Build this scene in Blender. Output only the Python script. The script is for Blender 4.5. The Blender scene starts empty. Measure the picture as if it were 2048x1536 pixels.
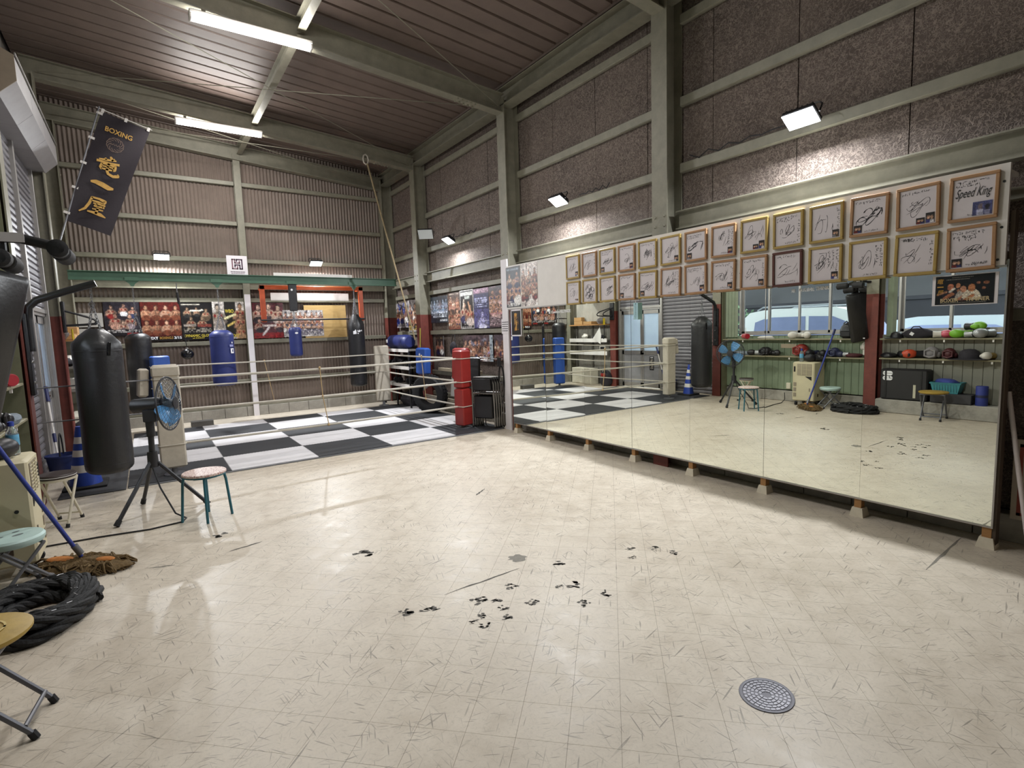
import bpy, math, random
import numpy as np
from mathutils import Vector, Matrix, Euler
random.seed(7)
S = bpy.context.scene
COL = S.collection
R = math.radians
# ------------------------------------------------------------------ camera
cam = bpy.data.cameras.new('camera'); camo = bpy.data.objects.new('camera', cam); COL.objects.link(camo)
cam.sensor_fit = 'HORIZONTAL'; cam.sensor_width = 36.0; cam.lens = 36.0*1057.08/2048; cam.clip_start = .05; cam.clip_end = 300
yaw, pitch, roll = 0.60196261, 0.10264332, 0.03276242
fw = Vector((math.sin(yaw)*math.cos(pitch), math.cos(yaw)*math.cos(pitch), -math.sin(pitch)))
rt = Vector((math.cos(yaw), -math.sin(yaw), 0)); dn = fw.cross(rt)
r2 = math.cos(roll)*rt+math.sin(roll)*dn; d2 = -math.sin(roll)*rt+math.cos(roll)*dn
M = Matrix((r2, -d2, -fw)).transposed().to_4x4(); M.translation = (0, 0, 1.56)
camo.matrix_world = M
S.camera = camo
# ------------------------------------------------------------------ world, exposure
w = bpy.data.worlds.new('sky'); S.world = w; w.use_nodes = True
nt = w.node_tree; bg = nt.nodes['Background']
bg.inputs[0].default_value = (.84, .91, 1.0, 1); bg.inputs[1].default_value = 5.0
S.view_settings.view_transform = 'Standard'; S.view_settings.look = 'None'
S.view_settings.exposure = 0.02; S.view_settings.gamma = 1.0; S.view_settings.use_curve_mapping = False
cy = S.cycles
cy.max_bounces = 10; cy.diffuse_bounces = 5; cy.glossy_bounces = 5; cy.transmission_bounces = 6; cy.transparent_max_bounces = 12
cy.sample_clamp_indirect = 6.0; cy.caustics_refractive = False; cy.caustics_reflective = True
cy.use_denoising = True
# ------------------------------------------------------------------ materials
MATS = {}
def col(c):
    return (c[0], c[1], c[2], 1.0)
def srgb(h):
    h = h.lstrip('#'); v = [int(h[i:i+2], 16)/255 for i in (0, 2, 4)]
    return tuple(x/12.92 if x <= .04045 else ((x+.055)/1.055)**2.4 for x in v)
def mat(name, c, rough=.6, metal=0., var=.12, scale=6., bump=0., bscale=40., spec=.5, emit=None, estr=1., trans=0., alpha=1., coat=0., stretch=None, c2=None):
    """principled material with noise-driven colour variation and fine relief"""
    if name in MATS: return MATS[name]
    if isinstance(c, str): c = srgb(c)
    if isinstance(c2, str): c2 = srgb(c2)
    m = bpy.data.materials.new(name); m.use_nodes = True; t = m.node_tree; n = t.nodes; p = n['Principled BSDF']
    p.inputs['Roughness'].default_value = rough; p.inputs['Metallic'].default_value = metal
    p.inputs['Specular IOR Level'].default_value = spec
    p.inputs['Transmission Weight'].default_value = trans; p.inputs['Alpha'].default_value = alpha
    p.inputs['Coat Weight'].default_value = coat
    tc = n.new('ShaderNodeTexCoord'); mp = n.new('ShaderNodeMapping'); t.links.new(tc.outputs['Object'], mp.inputs['Vector'])
    if stretch: mp.inputs['Scale'].default_value = stretch
    if var > 0 or c2:
        nz = n.new('ShaderNodeTexNoise'); nz.inputs['Scale'].default_value = scale; nz.inputs['Detail'].default_value = 6; nz.inputs['Roughness'].default_value = .65
        t.links.new(mp.outputs[0], nz.inputs['Vector'])
        rp = n.new('ShaderNodeValToRGB'); e = rp.color_ramp.elements
        e[0].position = .3; e[1].position = .7
        lo = c2 if c2 else tuple(x*(1-var) for x in c); hi = c if c2 else tuple(min(1, x*(1+var)) for x in c)
        e[0].color = col(lo); e[1].color = col(hi)
        t.links.new(nz.outputs['Fac'], rp.inputs['Fac']); t.links.new(rp.outputs['Color'], p.inputs['Base Color'])
    else:
        p.inputs['Base Color'].default_value = col(c)
    if bump > 0:
        b2 = n.new('ShaderNodeTexNoise'); b2.inputs['Scale'].default_value = bscale; b2.inputs['Detail'].default_value = 4
        t.links.new(mp.outputs[0], b2.inputs['Vector'])
        bp = n.new('ShaderNodeBump'); bp.inputs['Strength'].default_value = bump; bp.inputs['Distance'].default_value = .01
        t.links.new(b2.outputs['Fac'], bp.inputs['Height']); t.links.new(bp.outputs[0], p.inputs['Normal'])
    if emit is not None:
        p.inputs['Emission Color'].default_value = col(emit if not isinstance(emit, str) else srgb(emit)); p.inputs['Emission Strength'].default_value = estr
    MATS[name] = m
    return m
def nodes_mat(name):
    m = bpy.data.materials.new(name); m.use_nodes = True; MATS[name] = m
    return m, m.node_tree, m.node_tree.nodes, m.node_tree.nodes['Principled BSDF']

def floor_mat():
    m, t, n, p = nodes_mat('vinyl_floor')
    L = t.links.new
    g = n.new('ShaderNodeNewGeometry')
    def mapping(sc, rot=0.):
        a = n.new('ShaderNodeMapping'); a.vector_type = 'TEXTURE'; a.inputs['Scale'].default_value = [1/q for q in sc]; a.inputs['Rotation'].default_value = (0, 0, rot)
        L(g.outputs['Position'], a.inputs['Vector']); return a
    def noise(sc, mp, det=5, rough=.6):
        z = n.new('ShaderNodeTexNoise'); z.inputs['Scale'].default_value = sc; z.inputs['Detail'].default_value = det; z.inputs['Roughness'].default_value = rough
        L(mp.outputs[0], z.inputs['Vector']); return z
    def ramp(src, a, b, lo=0., hi=1.):
        r = n.new('ShaderNodeMapRange'); r.inputs[1].default_value = a; r.inputs[2].default_value = b; r.inputs[3].default_value = lo; r.inputs[4].default_value = hi
        L(src, r.inputs[0]); return r.outputs[0]
    def mth(op, a, b):
        q = n.new('ShaderNodeMath'); q.operation = op
        for i, v in ((0, a), (1, b)):
            if isinstance(v, (int, float)): q.inputs[i].default_value = v
            else: L(v, q.inputs[i])
        return q.outputs[0]
    one = mapping((1, 1, 1))
    big = noise(.9, one, 4); mid = noise(7, one, 8, .7); fine = noise(55, one, 6, .75)
    cr = n.new('ShaderNodeValToRGB'); e = cr.color_ramp.elements
    e[0].position = .28; e[0].color = col(srgb('#b4a897')); e[1].position = .62; e[1].color = col(srgb('#d2c8b8'))
    mix1 = mth('ADD', mth('MULTIPLY', big.outputs['Fac'], .5), mth('MULTIPLY', mid.outputs['Fac'], .5))
    L(mix1, cr.inputs['Fac'])
    # short dark scuffs in several directions
    tot = None
    for k, rot in enumerate((.2, .75, 1.25, 1.7, 2.2, 2.6, 3.0)):
        mp = mapping((5.5+.8*k, 85+9*k, 1), rot); mp.inputs['Location'].default_value = (3.1*k, 1.7*k, 0)
        z = noise(1.0, mp, 0.6, .4)
        zz = mapping((1, 1, 1), 0); zz.inputs['Location'].default_value = (11.3*k, 4.1*k, 0)
        msk = noise(2.4, zz, 3, .6)
        v = mth('MULTIPLY', ramp(z.outputs['Fac'], .70, .735), ramp(msk.outputs['Fac'], .42, .58))
        tot = v if tot is None else mth('MAXIMUM', tot, v)
    sp = ramp(fine.outputs['Fac'], .52, .78, 0, .34)
    dark = mth('MAXIMUM', mth('MULTIPLY', tot, .62), sp)
    mc = n.new('ShaderNodeMix'); mc.data_type = 'RGBA'
    L(dark, mc.inputs[0]); L(cr.outputs['Color'], mc.inputs[6]); mc.inputs[7].default_value = col(srgb('#5d574e'))
    L(mc.outputs[2], p.inputs['Base Color']); p.inputs['Specular IOR Level'].default_value = .38
    L(ramp(mid.outputs['Fac'], .3, .7, .30, .52), p.inputs['Roughness'])
    bp = n.new('ShaderNodeBump'); bp.inputs['Strength'].default_value = .25; bp.inputs['Distance'].default_value = .004
    L(mth('ADD', mid.outputs['Fac'], mth('MULTIPLY', fine.outputs['Fac'], .35)), bp.inputs['Height']); L(bp.outputs[0], p.inputs['Normal'])
    return m
def fibre_mat():
    """wood-wool board: tangled pale fibres over a brown ground"""
    m, t, n, p = nodes_mat('wood_wool_board'); L = t.links.new
    g = n.new('ShaderNodeNewGeometry')
    tot = None
    for k, (sc, rot) in enumerate(((17., .2), (21., 1.2), (19., 2.2))):
        mp = n.new('ShaderNodeMapping'); mp.inputs['Rotation'].default_value = (rot, .3*k, rot); mp.inputs['Location'].default_value = (5*k, 3*k, k); L(g.outputs['Position'], mp.inputs['Vector'])
        z = n.new('ShaderNodeTexNoise'); z.inputs['Scale'].default_value = sc; z.inputs['Detail'].default_value = 2.5; z.inputs['Distortion'].default_value = 1.2
        L(mp.outputs[0], z.inputs['Vector'])
        a = n.new('ShaderNodeMath'); a.operation = 'SUBTRACT'; L(z.outputs['Fac'], a.inputs[0]); a.inputs[1].default_value = .5
        b = n.new('ShaderNodeMath'); b.operation = 'ABSOLUTE'; L(a.outputs[0], b.inputs[0])
        c = n.new('ShaderNodeMapRange'); c.inputs[1].default_value = .0; c.inputs[2].default_value = .03; c.inputs[3].default_value = 1; c.inputs[4].default_value = 0; L(b.outputs[0], c.inputs[0])
        if tot is None: tot = c.outputs[0]
        else:
            q = n.new('ShaderNodeMath'); q.operation = 'MAXIMUM'; L(tot, q.inputs[0]); L(c.outputs[0], q.inputs[1]); tot = q.outputs[0]
    nz = n.new('ShaderNodeTexNoise'); nz.inputs['Scale'].default_value = 1.3; nz.inputs['Detail'].default_value = 5; L(g.outputs['Position'], nz.inputs['Vector'])
    cr = n.new('ShaderNodeValToRGB'); cr.color_ramp.elements[0].position = .3; cr.color_ramp.elements[1].position = .7
    cr.color_ramp.elements[0].color = col(srgb('#473d38')); cr.color_ramp.elements[1].color = col(srgb('#60544d')); L(nz.outputs['Fac'], cr.inputs['Fac'])
    mc = n.new('ShaderNodeMix'); mc.data_type = 'RGBA'; L(tot, mc.inputs[0]); L(cr.outputs['Color'], mc.inputs[6]); mc.inputs[7].default_value = col(srgb('#8d8077'))
    L(mc.outputs[2], p.inputs['Base Color']); p.inputs['Roughness'].default_value = .85
    bp = n.new('ShaderNodeBump'); bp.inputs['Strength'].default_value = .5; bp.inputs['Distance'].default_value = .006; L(tot, bp.inputs['Height']); L(bp.outputs[0], p.inputs['Normal'])
    return m
def print_mat():
    m, t, n, p = nodes_mat('printed_paper')
    a = n.new('ShaderNodeVertexColor'); a.layer_name = 'Col'
    t.links.new(a.outputs['Color'], p.inputs['Base Color']); p.inputs['Roughness'].default_value = .32
    return m
FLOOR = floor_mat(); FIBRE = fibre_mat(); PRINT = print_mat()
STEEL = mat('painted_steel', '#7d7a6b', .5, var=.16, scale=7, bump=.15)
STEELR = mat('red_primer_steel', '#6b332b', .6, var=.2, scale=8)
STEELG = mat('green_painted_steel', '#41624f', .5, var=.12)
DECK = mat('brown_deck_sheet', '#65574f', .55, var=.14, scale=3)
CORR = mat('corrugated_sheet', '#776a61', .6, var=.12, scale=3)
CONC = mat('concrete', '#98948c', .85, var=.2, scale=7, bump=.3)
GREENW = mat('green_wall_sheet', '#7c8a72', .55, var=.1, scale=4)
WHITE = mat('white_paint', '#dcd8d4', .5, var=.05)
PAPER = mat('white_paper', '#dedade', .6, var=.03)
BLACKV = mat('black_vinyl', '#1b1b1e', .42, var=.15, bump=.25, bscale=25, coat=.1)
BLACKM = mat('black_steel', '#17171a', .4, var=.1)
BLACKR = mat('black_rubber', '#1d1d20', .75, var=.1, bump=.2)
BLUEV = mat('blue_vinyl', '#29336c', .42, var=.12, bump=.15, bscale=20)
CHROME = mat('chrome', '#c8c8c8', .18, 1., var=.05)
ALU = mat('aluminium', '#a9a6a3', .38, .75, var=.06)
GREYM = mat('grey_tube_steel', '#77787c', .4, .4, var=.08)
WOOD = mat('raw_wood', '#a5794a', .6, var=.16, scale=12, stretch=(1, 1, 8))
FRAMEW = mat('frame_wood_tan', '#a27c58', .45, var=.12, scale=14)
FRAMEG = mat('frame_wood_gold', '#a58c4e', .45, var=.12, scale=14)
FRAMED = mat('frame_wood_dark', '#55302a', .4, var=.12, scale=14)
INK = mat('black_ink', '#1c1a20', .5, var=0)
MIRROR = mat('mirror_silver', (.84, .86, .77), .0, 1., var=0)
DARKB = mat('dark_brown_edge', '#4d3f33', .6, var=.15)
ROPEW = mat('rope_cover_white', '#b4aea2', .45, var=.08)
TWINE = mat('tan_twine', '#b49a72', .8, var=.15)
CANVAS = mat('canvas_pad', '#b9b1a3', .8, var=.1, scale=9, bump=.35, bscale=12)
REDV = mat('red_vinyl', '#8c2824', .4, var=.1)
BLUEP = mat('blue_pad', '#2a51a0', .5, var=.08)
# ------------------------------------------------------------------ mesh builder
class MB:
    def __init__(s): s.v = []; s.f = []
    def add(s, vs, fs, m=None):
        o = len(s.v)
        if m is not None: vs = [m @ Vector(x) for x in vs]
        s.v += [tuple(x) for x in vs]; s.f += [tuple(i+o for i in q) for q in fs]; return s
    def box(s, a, b, m=None, ch=0.):
        x0, y0, z0 = [min(p, q) for p, q in zip(a, b)]; x1, y1, z1 = [max(p, q) for p, q in zip(a, b)]
        if ch <= 0:
            vs = [(x0,y0,z0),(x1,y0,z0),(x1,y1,z0),(x0,y1,z0),(x0,y0,z1),(x1,y0,z1),(x1,y1,z1),(x0,y1,z1)]
            fs = [(0,3,2,1),(4,5,6,7),(0,1,5,4),(1,2,6,5),(2,3,7,6),(3,0,4,7)]
            return s.add(vs, fs, m)
        c = min(ch, (x1-x0)*.45, (y1-y0)*.45, (z1-z0)*.45)
        vs = []
        for z, d in ((z0, c), (z0+c, 0), (z1-c, 0), (z1, c)):
            e = c if d == 0 else c
            X0, X1, Y0, Y1 = x0+d, x1-d, y0+d, y1-d
            k = c*.8
            vs += [(X0+k,Y0,z),(X1-k,Y0,z),(X1,Y0+k,z),(X1,Y1-k,z),(X1-k,Y1,z),(X0+k,Y1,z),(X0,Y1-k,z),(X0,Y0+k,z)]
        fs = [tuple(range(7, -1, -1)), tuple(range(24, 32))]
        for r in range(3):
            for i in range(8): fs.append((r*8+i, r*8+(i+1) % 8, r*8+8+(i+1) % 8, r*8+8+i))
        return s.add(vs, fs, m)
    def obox(s, c, size, rot=(0, 0, 0), ch=0.):
        m = Matrix.Translation(c) @ Euler(rot).to_matrix().to_4x4(); h = [x/2 for x in size]
        return s.box([-x for x in h], h, m, ch)
    def rings(s, rs, cap0=True, cap1=True, closed=False):
        n = len(rs[0]); vs = [p for r in rs for p in r]; fs = []
        for k in range(len(rs)-(0 if closed else 1)):
            a = k*n; b = ((k+1) % len(rs))*n
            for i in range(n): fs.append((a+i, a+(i+1) % n, b+(i+1) % n, b+i))
        if not closed:
            if cap0: fs.append(tuple(range(n-1, -1, -1)))
            if cap1: o = (len(rs)-1)*n; fs.append(tuple(range(o, o+n)))
        return s.add(vs, fs)
    def tube(s, pts, r, n=8, closed=False, cap=True):
        pts = [Vector(p) for p in pts]; m = len(pts)
        rad = r if isinstance(r, (list, tuple)) else [r]*m
        rs = []; up = None
        for i, p in enumerate(pts):
            if closed: d = pts[(i+1) % m]-pts[i-1]
            else: d = pts[min(i+1, m-1)]-pts[max(i-1, 0)]
            if d.length < 1e-9: d = Vector((0, 0, 1))
            d.normalize()
            if up is None:
                up = Vector((0, 0, 1)) if abs(d.z) < .9 else Vector((1, 0, 0))
            a = up-d*up.dot(d)
            if a.length < 1e-4: a = d.orthogonal()
            a.normalize(); up = a; b = d.cross(a)
            rs.append([p+(a*math.cos(t)+b*math.sin(t))*rad[i] for t in [2*math.pi*k/n for k in range(n)]])
        return s.rings(rs, cap, cap, closed)
    def cyl(s, p0, p1, r0, r1=None, n=16): return s.tube([p0, p1], [r0, r0 if r1 is None else r1], n)
    def lathe(s, prof, n=24, m=None, sx=1., sy=1.):
        rs = [[(r*math.cos(2*math.pi*k/n)*sx, r*math.sin(2*math.pi*k/n)*sy, z) for k in range(n)] for r, z in prof]
        q = MB(); q.rings(rs); return s.add(q.v, q.f, m)
    def ell(s, c, r, n=16, k=10, m=None):
        prof = [(math.sin(math.pi*i/k), -math.cos(math.pi*i/k)) for i in range(k+1)]
        prof[0] = (.02, -1); prof[-1] = (.02, 1)
        q = MB(); q.lathe(prof, n); mm = Matrix.Translation(c) @ Matrix.Diagonal((r[0], r[1], r[2], 1))
        if m is not None: mm = m @ mm
        return s.add(q.v, q.f, mm)
    def prism(s, poly, d, m=None):
        """poly (u,v) extruded along +w by d; u->x, v->y, w->z, then matrix"""
        n = len(poly); vs = [(u, v, 0) for u, v in poly]+[(u, v, d) for u, v in poly]
        fs = [tuple(range(n-1, -1, -1)), tuple(range(n, 2*n))]+[(i, (i+1) % n, n+(i+1) % n, n+i) for i in range(n)]
        return s.add(vs, fs, m)
    def strip(s, pts, widths, m=None, d=0.):
        """flat brush stroke in the uv plane"""
        P = [Vector((a, b, 0)) for a, b in pts]; k = len(P); ls = []; rs = []
        for i in range(k):
            t = P[min(i+1, k-1)]-P[max(i-1, 0)]; t.normalize(); nn = Vector((-t.y, t.x, 0)); wd = widths[i]/2 if isinstance(widths, (list, tuple)) else widths/2
            ls.append(P[i]+nn*wd); rs.append(P[i]-nn*wd)
        vs = ls+rs; fs = [(k+i, k+i+1, i+1, i) for i in range(k-1)]
        return s.add(vs, fs, m)
    def mesh(s, name, off=None):
        me = bpy.data.meshes.new(name)
        v = s.v if off is None else [(a-off[0], b-off[1], c-off[2]) for a, b, c in s.v]
        me.from_pydata(v, [], s.f); me.update(); return me
    def build(s, name, material, parent=None, smooth=True, label=None, world=True, bevel=0.):
        off = None
        if parent is not None and world: off = parent.get('_o') or (0, 0, 0)
        me = s.mesh(name, off); me.materials.append(material)
        if smooth:
            me.polygons.foreach_set('use_smooth', [True]*len(me.polygons)); me.set_sharp_from_angle(angle=R(38))
        o = bpy.data.objects.new(name, me); COL.objects.link(o)
        if parent is not None: o.parent = parent; 
        o['_o'] = off or (0., 0., 0.)
        if bevel: 
            bm = o.modifiers.new('bevel', 'BEVEL'); bm.width = bevel; bm.segments = 2; bm.limit_method = 'ANGLE'
        if label: o['label'] = label
        return o
def tag(o, label, cat, group=None, kind=None):
    if label: o['label'] = label
    if cat: o['category'] = cat
    if group: o['group'] = group
    if kind: o['kind'] = kind
    return o
def thing(name, label, cat, loc=(0, 0, 0), group=None, kind=None):
    o = bpy.data.objects.new(name, None); COL.objects.link(o); o.location = loc; o.empty_display_size = .1
    o['_o'] = tuple(float(x) for x in loc)
    return tag(o, label, cat, group, kind)
def struct(o): o['kind'] = 'structure'; return o
def inst(src, name, loc, parent=None, rot=None, scale=None):
    o = bpy.data.objects.new(name, src); COL.objects.link(o); o.location = loc
    if rot: o.rotation_euler = rot
    if scale: o.scale = scale
    if parent is not None: o.parent = parent
    return o
def copy_tree(o, loc=None, rz=None, parent=None, label=None):
    c = o.copy(); COL.objects.link(c)
    if parent is not None: c.parent = parent
    if loc is not None: c.location = loc
    if rz is not None: c.rotation_euler = (0, 0, rz)
    if label: c['label'] = label
    for ch in o.children: copy_tree(ch, parent=c)
    return c
_textcache = {}
def text_mesh(body, size=1., bold=0., align='CENTER', shear=0., ext=0.):
    cu = bpy.data.curves.new('lettering', 'FONT'); cu.body = body; cu.size = size; cu.align_x = align; cu.align_y = 'CENTER'
    cu.offset = bold; cu.shear = shear; cu.extrude = ext; cu.resolution_u = 3; cu.fill_mode = 'FRONT' if ext == 0 else 'BOTH'
    o = bpy.data.objects.new('lettering', cu); COL.objects.link(o)
    dg = bpy.context.evaluated_depsgraph_get(); me = bpy.data.meshes.new_from_object(o.evaluated_get(dg))
    bpy.data.objects.remove(o); bpy.data.curves.remove(cu)
    return me
def basis(o, u, v):
    """matrix taking local x->u, y->v, z->normal at o"""
    u = Vector(u).normalized(); v = Vector(v).normalized(); w_ = u.cross(v)
    m = Matrix((u, v, w_)).transposed().to_4x4(); m.translation = Vector(o); return m
def text(body, o, u, v, height, material, parent, width=None, bold=0., shear=0., name='lettering', lift=.002, stackv=False):
    """flat lettering; o = centre, u = reading direction, v = up"""
    me = text_mesh(body, 1., bold, shear=shear)
    if len(me.vertices) == 0: return None
    co = np.empty(len(me.vertices)*3); me.vertices.foreach_get('co', co); co = co.reshape(-1, 3)
    mn, mx = co.min(0), co.max(0); c = (mn+mx)/2
    sy = height/max(mx[1]-mn[1], 1e-6); sx = sy if width is None else width/max(mx[0]-mn[0], 1e-6)
    b = basis((0, 0, 0), u, v)
    off = Vector(parent.get('_o') or (0, 0, 0)) if parent is not None else Vector((0, 0, 0))
    T = Matrix.Translation(Vector(o)-off+b.col[2].to_3d()*lift) @ b @ Matrix.Diagonal((sx, sy, 1, 1)) @ Matrix.Translation((-c[0], -c[1], 0))
    me.transform(T); me.materials.clear(); me.materials.append(material)
    ob = bpy.data.objects.new(name, me); COL.objects.link(ob)
    if parent is not None: ob.parent = parent
    return ob
# ------------------------------------------------------------------ prints
class Canvas:
    def __init__(s, nx, ny, bgc): s.nx, s.ny = nx, ny; s.a = np.empty((ny, nx, 3)); s.a[:] = srgb(bgc); s.rng = np.random.RandomState(nx*131+ny*17); s.Y, s.X = np.mgrid[0:ny, 0:nx]; s.U = (s.X+.5)/nx; s.V = 1-(s.Y+.5)/ny; s.asp = ny/nx
    def rect(s, u0, u1, v0, v1, c): k = (s.U >= u0) & (s.U <= u1) & (s.V >= v0) & (s.V <= v1); s.a[k] = srgb(c); return s
    def ell(s, u, v, ru, rv, c): k = ((s.U-u)/ru)**2+((s.V-v)/rv)**2 <= 1; s.a[k] = srgb(c); return s
    def line(s, u0, v0, u1, v1, wd, c):
        du, dv = u1-u0, (v1-v0)*s.asp; L2 = du*du+dv*dv+1e-9
        t = np.clip(((s.U-u0)*du+(s.V-v0)*s.asp*dv)/L2, 0, 1)
        d = np.hypot(s.U-u0-t*du, (s.V-v0)*s.asp-t*dv); s.a[d < wd] = srgb(c); return s
    def grain(s, amt=.25):
        n = s.rng.rand(s.ny//3+1, s.nx//3+1); n = np.kron(n, np.ones((3, 3)))[:s.ny, :s.nx]; n2 = s.rng.rand(s.ny, s.nx)
        k = np.pad(s.a, ((1, 1), (1, 1), (0, 0)), 'edge'); s.a = .6*s.a+.1*(k[:-2, 1:-1]+k[2:, 1:-1]+k[1:-1, :-2]+k[1:-1, 2:])
        s.a = s.a*(1+amt*1.3*(n-.5)*2)[..., None]*(1+amt*1.6*(n2-.5)*2)[..., None]; s.a = np.clip(s.a, 0, 1); return s
    def boxer(s, u, v, h, skin='#c99a7c', wear='#302a30', hair='#1b1512', gloves='#7a1f1c'):
        """head-and-shoulders figure with raised fists, h = figure height in v"""
        h *= 1.3; a = h*s.asp; sk = np.array(srgb(skin)); hx = lambda f: '#%02x%02x%02x' % tuple(int(255*max(0, min(1, (x*f)))**(1/2.2)) for x in sk)
        dk, md = hx(.32), hx(.62)
        s.ell(u, v-h*.46, a*.33, h*.30, md); s.ell(u-a*.06, v-h*.42, a*.22, h*.20, skin); s.ell(u, v-h*.68, a*.27, h*.2, wear)
        s.line(u, v-h*.28, u, v-h*.55, a*.018, dk); s.line(u-a*.2, v-h*.44, u+a*.2, v-h*.44, a*.012, dk)
        s.ell(u, v-h*.15, a*.06, h*.1, dk); s.ell(u, v+h*.02, a*.105, h*.15, hair); s.ell(u+a*.015, v-h*.02, a*.088, h*.125, md); s.ell(u-a*.02, v-h*.02, a*.062, h*.11, skin)
        s.line(u-a*.05, v+h*.01, u+a*.06, v+h*.01, a*.014, dk); s.line(u-a*.025, v-h*.085, u+a*.03, v-h*.085, a*.01, dk)
        s.line(u-a*.31, v-h*.58, u-a*.13, v-h*.36, a*.06, md); s.line(u+a*.31, v-h*.58, u+a*.13, v-h*.36, a*.06, dk)
        s.ell(u-a*.12, v-h*.33, a*.062, h*.075, gloves); s.ell(u+a*.12, v-h*.33, a*.062, h*.075, gloves); return s
    def bars(s, u0, u1, v0, v1, n, c, dens=.7):
        for i in range(n):
            v = v1-(v1-v0)*(i+.5)/n; h = (v1-v0)/n*.3; u = u0
            while u < u1:
                wd = (.02+.05*s.rng.rand())
                if s.rng.rand() < dens: s.rect(u, min(u1, u+wd*.8), v-h, v+h, c)
                u += wd
        return s
def print_obj(name, cv, w_, h_, o, u, v, parent=None, lift=0., thick=.002, border=None):
    """printed sheet with its lower-left corner at o; u across, v up"""
    nx, ny = cv.nx, cv.ny; b = basis(o, u, v)
    gx, gy = np.meshgrid(np.arange(nx+1)/nx*w_, np.arange(ny, -1, -1)/ny*h_)
    vs = np.stack([gx.ravel(), gy.ravel(), np.full(gx.size, lift+thick)], 1)
    j, i = np.mgrid[0:ny, 0:nx]; a = (j*(nx+1)+i).ravel(); fs = np.stack([a+nx+1, a+nx+2, a+1, a], 1)
    k = len(vs); back = np.array([(0, h_, lift), (w_, h_, lift), (0, 0, lift), (w_, 0, lift)])
    tl, tr, bl, br = 0, nx, ny*(nx+1), ny*(nx+1)+nx
    ext = [(k, k+1, k+3, k+2), (k, k+2, bl, tl), (k+1, tr, br, k+3), (k, tl, tr, k+1), (k+2, k+3, br, bl)]
    vs = np.vstack([vs, back]); R3 = np.array(b.to_3x3()); off = np.array(parent.get('_o') or (0, 0, 0)) if parent is not None else np.zeros(3)
    vs = vs @ R3.T+np.array(o)-off
    me = bpy.data.meshes.new(name); me.from_pydata(vs.tolist(), [], fs.tolist()+ext); me.update()
    ca = me.color_attributes.new('Col', 'FLOAT_COLOR', 'CORNER')
    fc = np.ones((len(fs)*4, 4)); fc[:, :3] = np.repeat(cv.a.reshape(-1, 3), 4, axis=0)
    ex = np.ones((20, 4)); ex[:, :3] = .7
    ca.data.foreach_set('color', np.vstack([fc, ex]).ravel())
    me.materials.append(PRINT)
    ob = bpy.data.objects.new(name, me); COL.objects.link(ob); ob['_o'] = tuple(float(x) for x in off)
    if parent is not None: ob.parent = parent
    return ob
def hbeam(mb, p0, p1, up, wd, dp, tf=.012, tw=.01):
    """rolled H section from p0 to p1; up = direction across the flanges, dp depth, wd flange width"""
    p0, p1, up = Vector(p0), Vector(p1), Vector(up).normalized(); d = (p1-p0); L = d.length; d.normalize(); up = (up-d*up.dot(d)).normalized(); sd = d.cross(up)
    poly = [(-wd/2, -dp/2), (wd/2, -dp/2), (wd/2, -dp/2+tf), (tw/2, -dp/2+tf), (tw/2, dp/2-tf), (wd/2, dp/2-tf), (wd/2, dp/2), (-wd/2, dp/2), (-wd/2, dp/2-tf), (-tw/2, dp/2-tf), (-tw/2, -dp/2+tf), (-wd/2, -dp/2+tf)]
    m = Matrix((sd, up, d)).transposed().to_4x4(); m.translation = p0
    mb.prism(poly, L, m); return mb
def cchan(mb, p0, p1, up, h, d, t=.006):
    """C channel: web toward -side"""
    p0, p1, up = Vector(p0), Vector(p1), Vector(up).normalized(); ax = (p1-p0); L = ax.length; ax.normalize(); sd = ax.cross(up)
    poly = [(0, -h/2), (d, -h/2), (d, -h/2+.02), (d-t, -h/2+.02), (d-t, -h/2+t), (t, -h/2+t), (t, h/2-t), (d-t, h/2-t), (d-t, h/2-.02), (d, h/2-.02), (d, h/2), (0, h/2)]
    m = Matrix((sd, up, ax)).transposed().to_4x4(); m.translation = p0
    mb.prism(poly, L, m); return mb
def area(name, loc, size, power, colr, direction, sy=None, spread=None, parent=None):
    l = bpy.data.lights.new(name, 'AREA'); l.energy = power; l.color = colr; l.size = size
    if sy: l.shape = 'RECTANGLE'; l.size_y = sy
    if spread: l.spread = spread
    o = bpy.data.objects.new(name, l); COL.objects.link(o); o.location = loc
    o.rotation_euler = Vector(direction).to_track_quat('-Z', 'Y').to_euler()
    if parent is not None: o.parent = parent; o.location = Vector(loc)-Vector(parent.get('_o') or (0, 0, 0))
    return o
# ================================================================== floor
XL, XR, YF, YB = -1.20, 4.90, -2.0, 11.85
fl_o = struct(MB().box((XL-.1, YF-.1, -.12), (XR+.1, YB+.1, -.0022)).build('floor', mat('floor_joint', '#5c5448', .8), smooth=False))
fl_o['label'] = 'worn beige vinyl tile floor laid on the diagonal'
A2 = .2/math.sqrt(2)
cells = []
for i in range(-60, 60):
    for j in range(-60, 60):
        x = 1.888+A2*(i+j); y = 1.143+A2*(i-j)
        if XL-.1 < x < XR+.1 and YF-.1 < y < YB+.1: cells.append((x, y))
def in_view(x, y):
    q = Vector((x, y, 0))-Vector((0, 0, 1.56)); z = q.dot(fw)
    if z < .3: return False
    u = q.dot(r2)/z; v = q.dot(d2)/z
    return abs(u) < .99 and abs(v) < .75
inside = lambda x, y: XL+.16 < x < 4.46 and y < 6.8
near = sorted([c for c in cells if inside(*c) and in_view(*c)], key=lambda c: c[0]**2+c[1]**2)[:300]
ns = set(near); hd = .0995*math.sqrt(2)
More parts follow.
